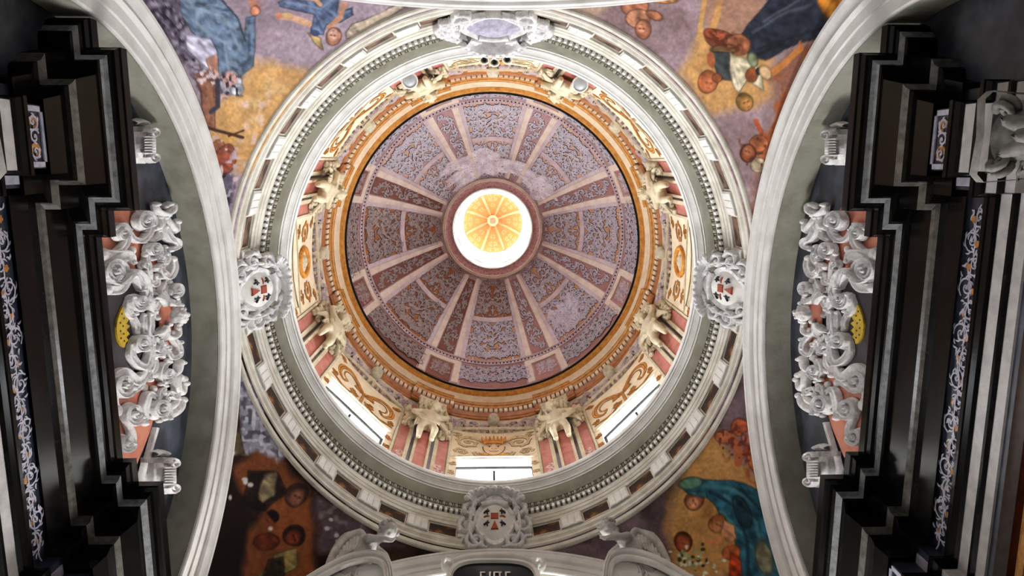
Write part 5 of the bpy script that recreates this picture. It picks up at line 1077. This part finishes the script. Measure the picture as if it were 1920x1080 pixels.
    stroke([(1582, 694), (1580, 712), (1592, 722), (1606, 720)], 8, 7, .07, 3); stroke([(1548, 742), (1566, 730), (1574, 752), (1572, 784)], 8, 9, .08, 3); stroke([(1606, 780), (1598, 800), (1600, 824), (1614, 832)], 9, 6, .07, 2)
    stroke([(1535, 388), (1522, 384), (1524, 396), (1536, 402), (1548, 396), (1552, 384)], 9, 8, .11, 4, name='leaf'); stroke([(1512, 416), (1518, 432), (1530, 418), (1532, 404)], 12, 8, .11, 4, name='leaf'); stroke([(1535, 408), (1536, 430), (1530, 446), (1518, 452), (1516, 462), (1528, 468)], 10, 8, .11, 2); stroke([(1541, 408), (1544, 424), (1556, 430)], 12, 8, .08, 4, name='leaf')
    stroke([(1545, 432), (1548, 444), (1560, 452)], 7, 6, .08, 2); stroke([(1534, 462), (1534, 480), (1540, 494), (1552, 500)], 8, 6, .09, 3); stroke([(1518, 484), (1520, 500), (1530, 516), (1542, 506), (1538, 492)], 11, 7, .09, 4); stroke([(1548, 516), (1554, 530), (1566, 522)], 12, 7, .07, 3)
    stroke([(1566, 470), (1570, 490), (1566, 512), (1562, 530)], 7, 6, .08, 2); stroke([(1528, 524), (1538, 540), (1546, 560), (1552, 580)], 9, 8, .07, 4); stroke([(1556, 540), (1564, 556), (1558, 576), (1548, 592)], 8, 8, .07, 3)
    stroke([(1512, 556), (1516, 566), (1528, 558)], 9, 7, .08, 2); stroke([(1560, 584), (1564, 604), (1566, 622), (1560, 640)], 9, 7, .08, 3); stroke([(1572, 586), (1576, 604), (1572, 622)], 7, 7, .07, 2); stroke([(1508, 604), (1512, 622), (1524, 628), (1534, 620)], 8, 7, .09, 3, name='leaf')
    stroke([(1540, 612), (1548, 626), (1544, 640), (1532, 644)], 10, 8, .07, 3); stroke([(1520, 628), (1512, 644), (1514, 660), (1526, 664), (1530, 648)], 8, 6, .09, 3); stroke([(1534, 640), (1542, 656), (1554, 662)], 9, 7, .07, 2); stroke([(1552, 620), (1560, 634), (1556, 650)], 8, 7, .07, 2)
    stroke([(1500, 674), (1508, 672), (1512, 690), (1522, 700)], 8, 8, .09, 3, name='leaf'); stroke([(1526, 672), (1540, 680), (1544, 700), (1534, 716)], 9, 6, .08, 2); stroke([(1552, 664), (1556, 682), (1562, 696)], 8, 6, .07, 3); stroke([(1498, 704), (1510, 700), (1512, 720), (1502, 728), (1496, 712)], 12, 10, .08, 4, name='leaf')
    stroke([(1514, 718), (1518, 736), (1530, 730), (1534, 742)], 9, 9, .09, 3); stroke([(1500, 742), (1508, 756), (1522, 768), (1528, 776)], 12, 5, .09, 9, name='leaf'); stroke([(1510, 740), (1520, 752), (1534, 760)], 9, 7, .08, 5, name='leaf'); stroke([(1536, 722), (1546, 730), (1548, 744)], 9, 7, .07, 2)
    mb = MB()
    for k in range(46):
        t = k / 45; y = 400 + 380 * t; x = 1540 + 22 * math.sin(t * 9) + rg.uniform(-22, 14); mb.ball((x, y, .03 + .05 * rg.random()), 3 + 3 * rg.random(), 4 + 3 * rg.random(), .04, 6, 4, M)
    mb.ball((1588, 468, .02), 6, 8, .03, 10, 5, M); mb.ball((1568, 718, .02), 6, 8, .03, 10, 5, M); obj('fruit_swag', mb.build('fruit_swag', RELIEF, True), e, kind='stuff')
    # --- cherub head with wings between the scrolls
    q = M(1536, 588, .02); ch = obj('cherub_head', cherub_mesh(sg), e, loc=q); ch.data.materials.clear(); ch.data.materials.append(RELIEF)
    hr = curls((sg * -.20, 0, 0), .098, (-sg * .75, 0, -.66), (-sg * .6, 0, .8), 26, 8); obj('hair', hr.build('hair', RELIEF, True), ch)
    mb = MB()
    for s in (1, -1):
        for k in range(5): mb.ribbon(M, bez([(1532 + 2 * k, 588 + s * 18), (1526 + 5 * k, 588 + s * 34), (1540 + 6 * k, 588 + s * (46 - 3 * k))], 7), taper(7, 7, 3, 3), .05, .04 + .012 * k)
    obj('cherub_wing', mb.build('cherub_wing', RELIEF, True), e)
    # --- brackets at the ends
    for nm, cx, cy, s in (('scroll_bracket', 1552, 880, 1), ('scroll_bracket', 1588, 276, -1)):
        mb = MB()
        for k, (w, ln, n) in enumerate(((20, 34, .05), (17, 24, .13), (13, 14, .20))): mb.block(M, (cx - w, cy - ln, 0), (cx + w, cy + ln, n), .02)
        for k in range(7): y = cy - 15 + 5 * k; mb.ribbon(M, [(cx + 14, y), (cx + 4, y), (cx - 6, y)], [3.6, 4.4, 3], [.04, .07, .05], .19, 5)
        for k in (-1, 1): mb.ribbon(M, spiral(cx - 14, cy + k * 22, 11, 0, 1.5 * k, 18, .15), taper(18, 5, 3), .08, .12, 5)
        for k in range(5): mb.ball((cx - 18, cy - 20 + 10 * k, .12), 3.5, 4, .05, 6, 4, M)
        mb.ribbon(M, [(cx - 16, cy - 40), (cx - 6, cy - 44), (cx + 8, cy - 40)], 10, .10, .03, 5); mb.ribbon(M, [(cx + 18, cy - 24), (cx + 24, cy), (cx + 18, cy + 24)], 10, .05, .02, 5)
        obj(nm, mb.build(nm, RELIEF, True), e)
    return e
lunette(1, 'white stucco scroll relief with cherub head and yellow crown over the right altar')
lunette(-1, 'white stucco scroll relief with cherub head and yellow crown over the left altar')
# ------------------------------------------------------------------ tablet and angels on the lower arch
e = empty('inscribed_tablet', 'dark oval tablet in a white scrolled frame on the lower arch', 'tablet', (0, 3.58, 8.9))
def TM(px, py, n):
    q = at(px, py, 1, 3.52); return (q[0], q[1] - n - 3.58, q[2] - 8.9)
mb = MB(); ol = [(925 + 86 * math.copysign(abs(math.cos(t)) ** .6, math.cos(t)), 1100 + 46 * math.copysign(abs(math.sin(t)) ** .6, math.sin(t))) for t in np.linspace(0, 2 * PI, 48, False)]
mb.grid([[TM(925 + (x - 925) * k, 1100 + (y - 1100) * k, n) for x, y in ol] for k, n in ((1.04, -.06), (1.04, .03), (1.0, .06), (.93, .06), (.90, .02))], True); obj('tablet_frame', mb.build('tablet_frame', WHITE, 'auto'), e)
mb = MB(); mb.grid([[TM(925 + (x - 925) * k, 1100 + (y - 1100) * k, n) for x, y in ol] for k, n in ((.92, .022), (.5, .03), (.01, .03))], True); fi = obj('black_field', mb.build('black_field', BLACKM, True), e)
mb = MB()
for cx, w in ((905, 10), (919, 4), (930, 10), (938, 5), (952, 10)):
    mb.box(TM, (cx - w / 2, 1077, .035), (cx + w / 2, 1079, .041)); mb.box(TM, (cx - w / 2, 1079, .035), (cx - w / 2 + 3, 1092, .041))
obj('inscription', mb.build('inscription', TEXTW), fi)
mb = MB()
for s in (1, -1): mb.ribbon(TM, spiral(925 + s * 84, 1062, 14, 1.5, -1.3 * s, 18), taper(18, 7, 4), .07, .03)
mb.ribbon(TM, bez([(850, 1058), (880, 1044), (925, 1048), (970, 1044), (1000, 1058)], 20), 8, .06, .03); obj('frame_scroll', mb.build('frame_scroll', WHITE, True), e)
def angel(label, mir):
    # skeleton drawn for the right-hand angel and mirrored about the arch axis for the left one
    def A(px, py, n):
        q = at(px if not mir else 1850 - px + 18, py + (4 if mir else 0), 1, 3.45); return (float(q[0]), float(q[1] - n - 3.45), float(q[2] - 9.0))
    o_ = lambda *a: tuple(a)
    N = {'pelvis': (A(1216, 1086, .06), .12), 'waist': (A(1196, 1062, .16), .12), 'chest': (A(1178, 1046, .22), .145), 'neck': (A(1158, 1042, .26), .065), 'skull': (A(1147, 1036, .28), .07),
         'shL': (A(1176, 1050, .34), .075), 'elL': (A(1172, 1062, .42), .058), 'wrL': (A(1146, 1060, .40), .042), 'shR': (A(1172, 1036, .12), .075), 'elR': (A(1146, 1056, .14), .055), 'wrR': (A(1138, 1078, .18), .042),
         'hpL': (A(1228, 1104, .06), .11), 'knL': (A(1222, 1146, .04), .09), 'anL': (A(1240, 1176, .02), .06), 'hpR': (A(1238, 1102, .0), .11), 'knR': (A(1254, 1140, .0), .09), 'anR': (A(1260, 1172, .0), .06)}
    E_ = [('pelvis', 'waist'), ('waist', 'chest'), ('chest', 'neck'), ('neck', 'skull'), ('chest', 'shL'), ('shL', 'elL'), ('elL', 'wrL'), ('chest', 'shR'), ('shR', 'elR'), ('elR', 'wrR'), ('pelvis', 'hpL'), ('hpL', 'knL'), ('knL', 'anL'), ('pelvis', 'hpR'), ('hpR', 'knR'), ('knR', 'anR')]
    d = Vector(A(1120, 1060, .4)) - Vector(A(1146, 1060, .4)); merge_hand(N, E_, 'wrL', A(1138, 1062, .40), d, (0, 0, 1), .05, 'L'); d = Vector(A(1134, 1100, .2)) - Vector(A(1138, 1078, .2)); merge_hand(N, E_, 'wrR', A(1137, 1086, .19), d, (0, 1, 0), .05, 'R')
    c = A(1138, 1029, .30); fw = Vector(A(1110, 1040, .5)) - Vector(A(1138, 1029, .30)); upv = Vector(A(1140, 1012, .3)) - Vector(A(1138, 1029, .3))
    me = grow(N, E_, head_lumps(c, .125, fw, upv), .016); me.materials.clear(); me.materials.append(STATUE)
    o = obj('angel_statue', me, None, loc=(0, 3.45, 9.0)); prop(o, label, 'statue', 'angels on the lower arch')
    obj('hair', curls(c, .125, fw, upv, 60, 5).build('hair', STATUE, True), o)
    mb = MB()                                              # wing: leading edge and rows of feathers
    mb.ribbon(A, cat_rom([(1186, 1056), (1184, 1030), (1192, 1014), (1206, 1014), (1224, 1026), (1240, 1048), (1252, 1074), (1260, 1100)], 6), taper(43, 16, 8, 4), .08, .12, 6)
    for k in range(11):
        t = k / 10; x0, y0 = 1190 + 52 * t, 1024 + 48 * t * t + 4; mb.ribbon(A, cat_rom([(x0, y0), (x0 + 4, y0 + 26), (x0 + 14 + 8 * t, y0 + 62)], 5), taper(11, 9, 4, 5), .035, .09 + .012 * (k % 2), 5)
    for k in range(8):
        t = k / 7; x0, y0 = 1190 + 44 * t, 1020 + 38 * t * t; mb.ribbon(A, cat_rom([(x0, y0), (x0 + 2, y0 + 14), (x0 + 8, y0 + 28)], 4), taper(9, 8, 4, 4), .04, .13, 5)
    obj('wing', mb.build('wing', STATUE, True), o)
    mb = MB()
    for k in range(7): mb.ribbon(A, cat_rom([(1166 + 6 * k, 1046 + 3 * k), (1176 + 7 * k, 1062 + 4 * k), (1180 + 9 * k, 1090 + 3 * k)], 5), taper(11, 10, 9), .06, .13 - .02 * abs(k - 3), 5)
    obj('drapery', mb.build('drapery', STATUE, True), o)
    mb = MB()                                              # scrolled ledge under the angel
    for w, n, dy in ((5, .27, 0), (4, .29, 6), (7, .26, 12), (4, .30, 20), (30, .17, 22)): p = cat_rom([(1130 + dy * .7, 1170), (1131 + dy * .7, 1108 + dy * .4), (1140 + dy * .5, 1076 + dy * .8), (1160 + dy * .2, 1064 + dy), (1186, 1064 + dy), (1220, 1073 + dy), (1262, 1095 + dy), (1340, 1146 + dy)], 6); mb.ribbon(A, p, w, .06, n - .06, 6)
    obj('scroll_ledge', mb.build('scroll_ledge', WHITE, True), o)
angel('grey-white winged angel leaning on the lower arch beside the teal-mantled painted woman', False)
angel('grey-white winged angel leaning on the lower arch beside the darkest painted pendentive', True)
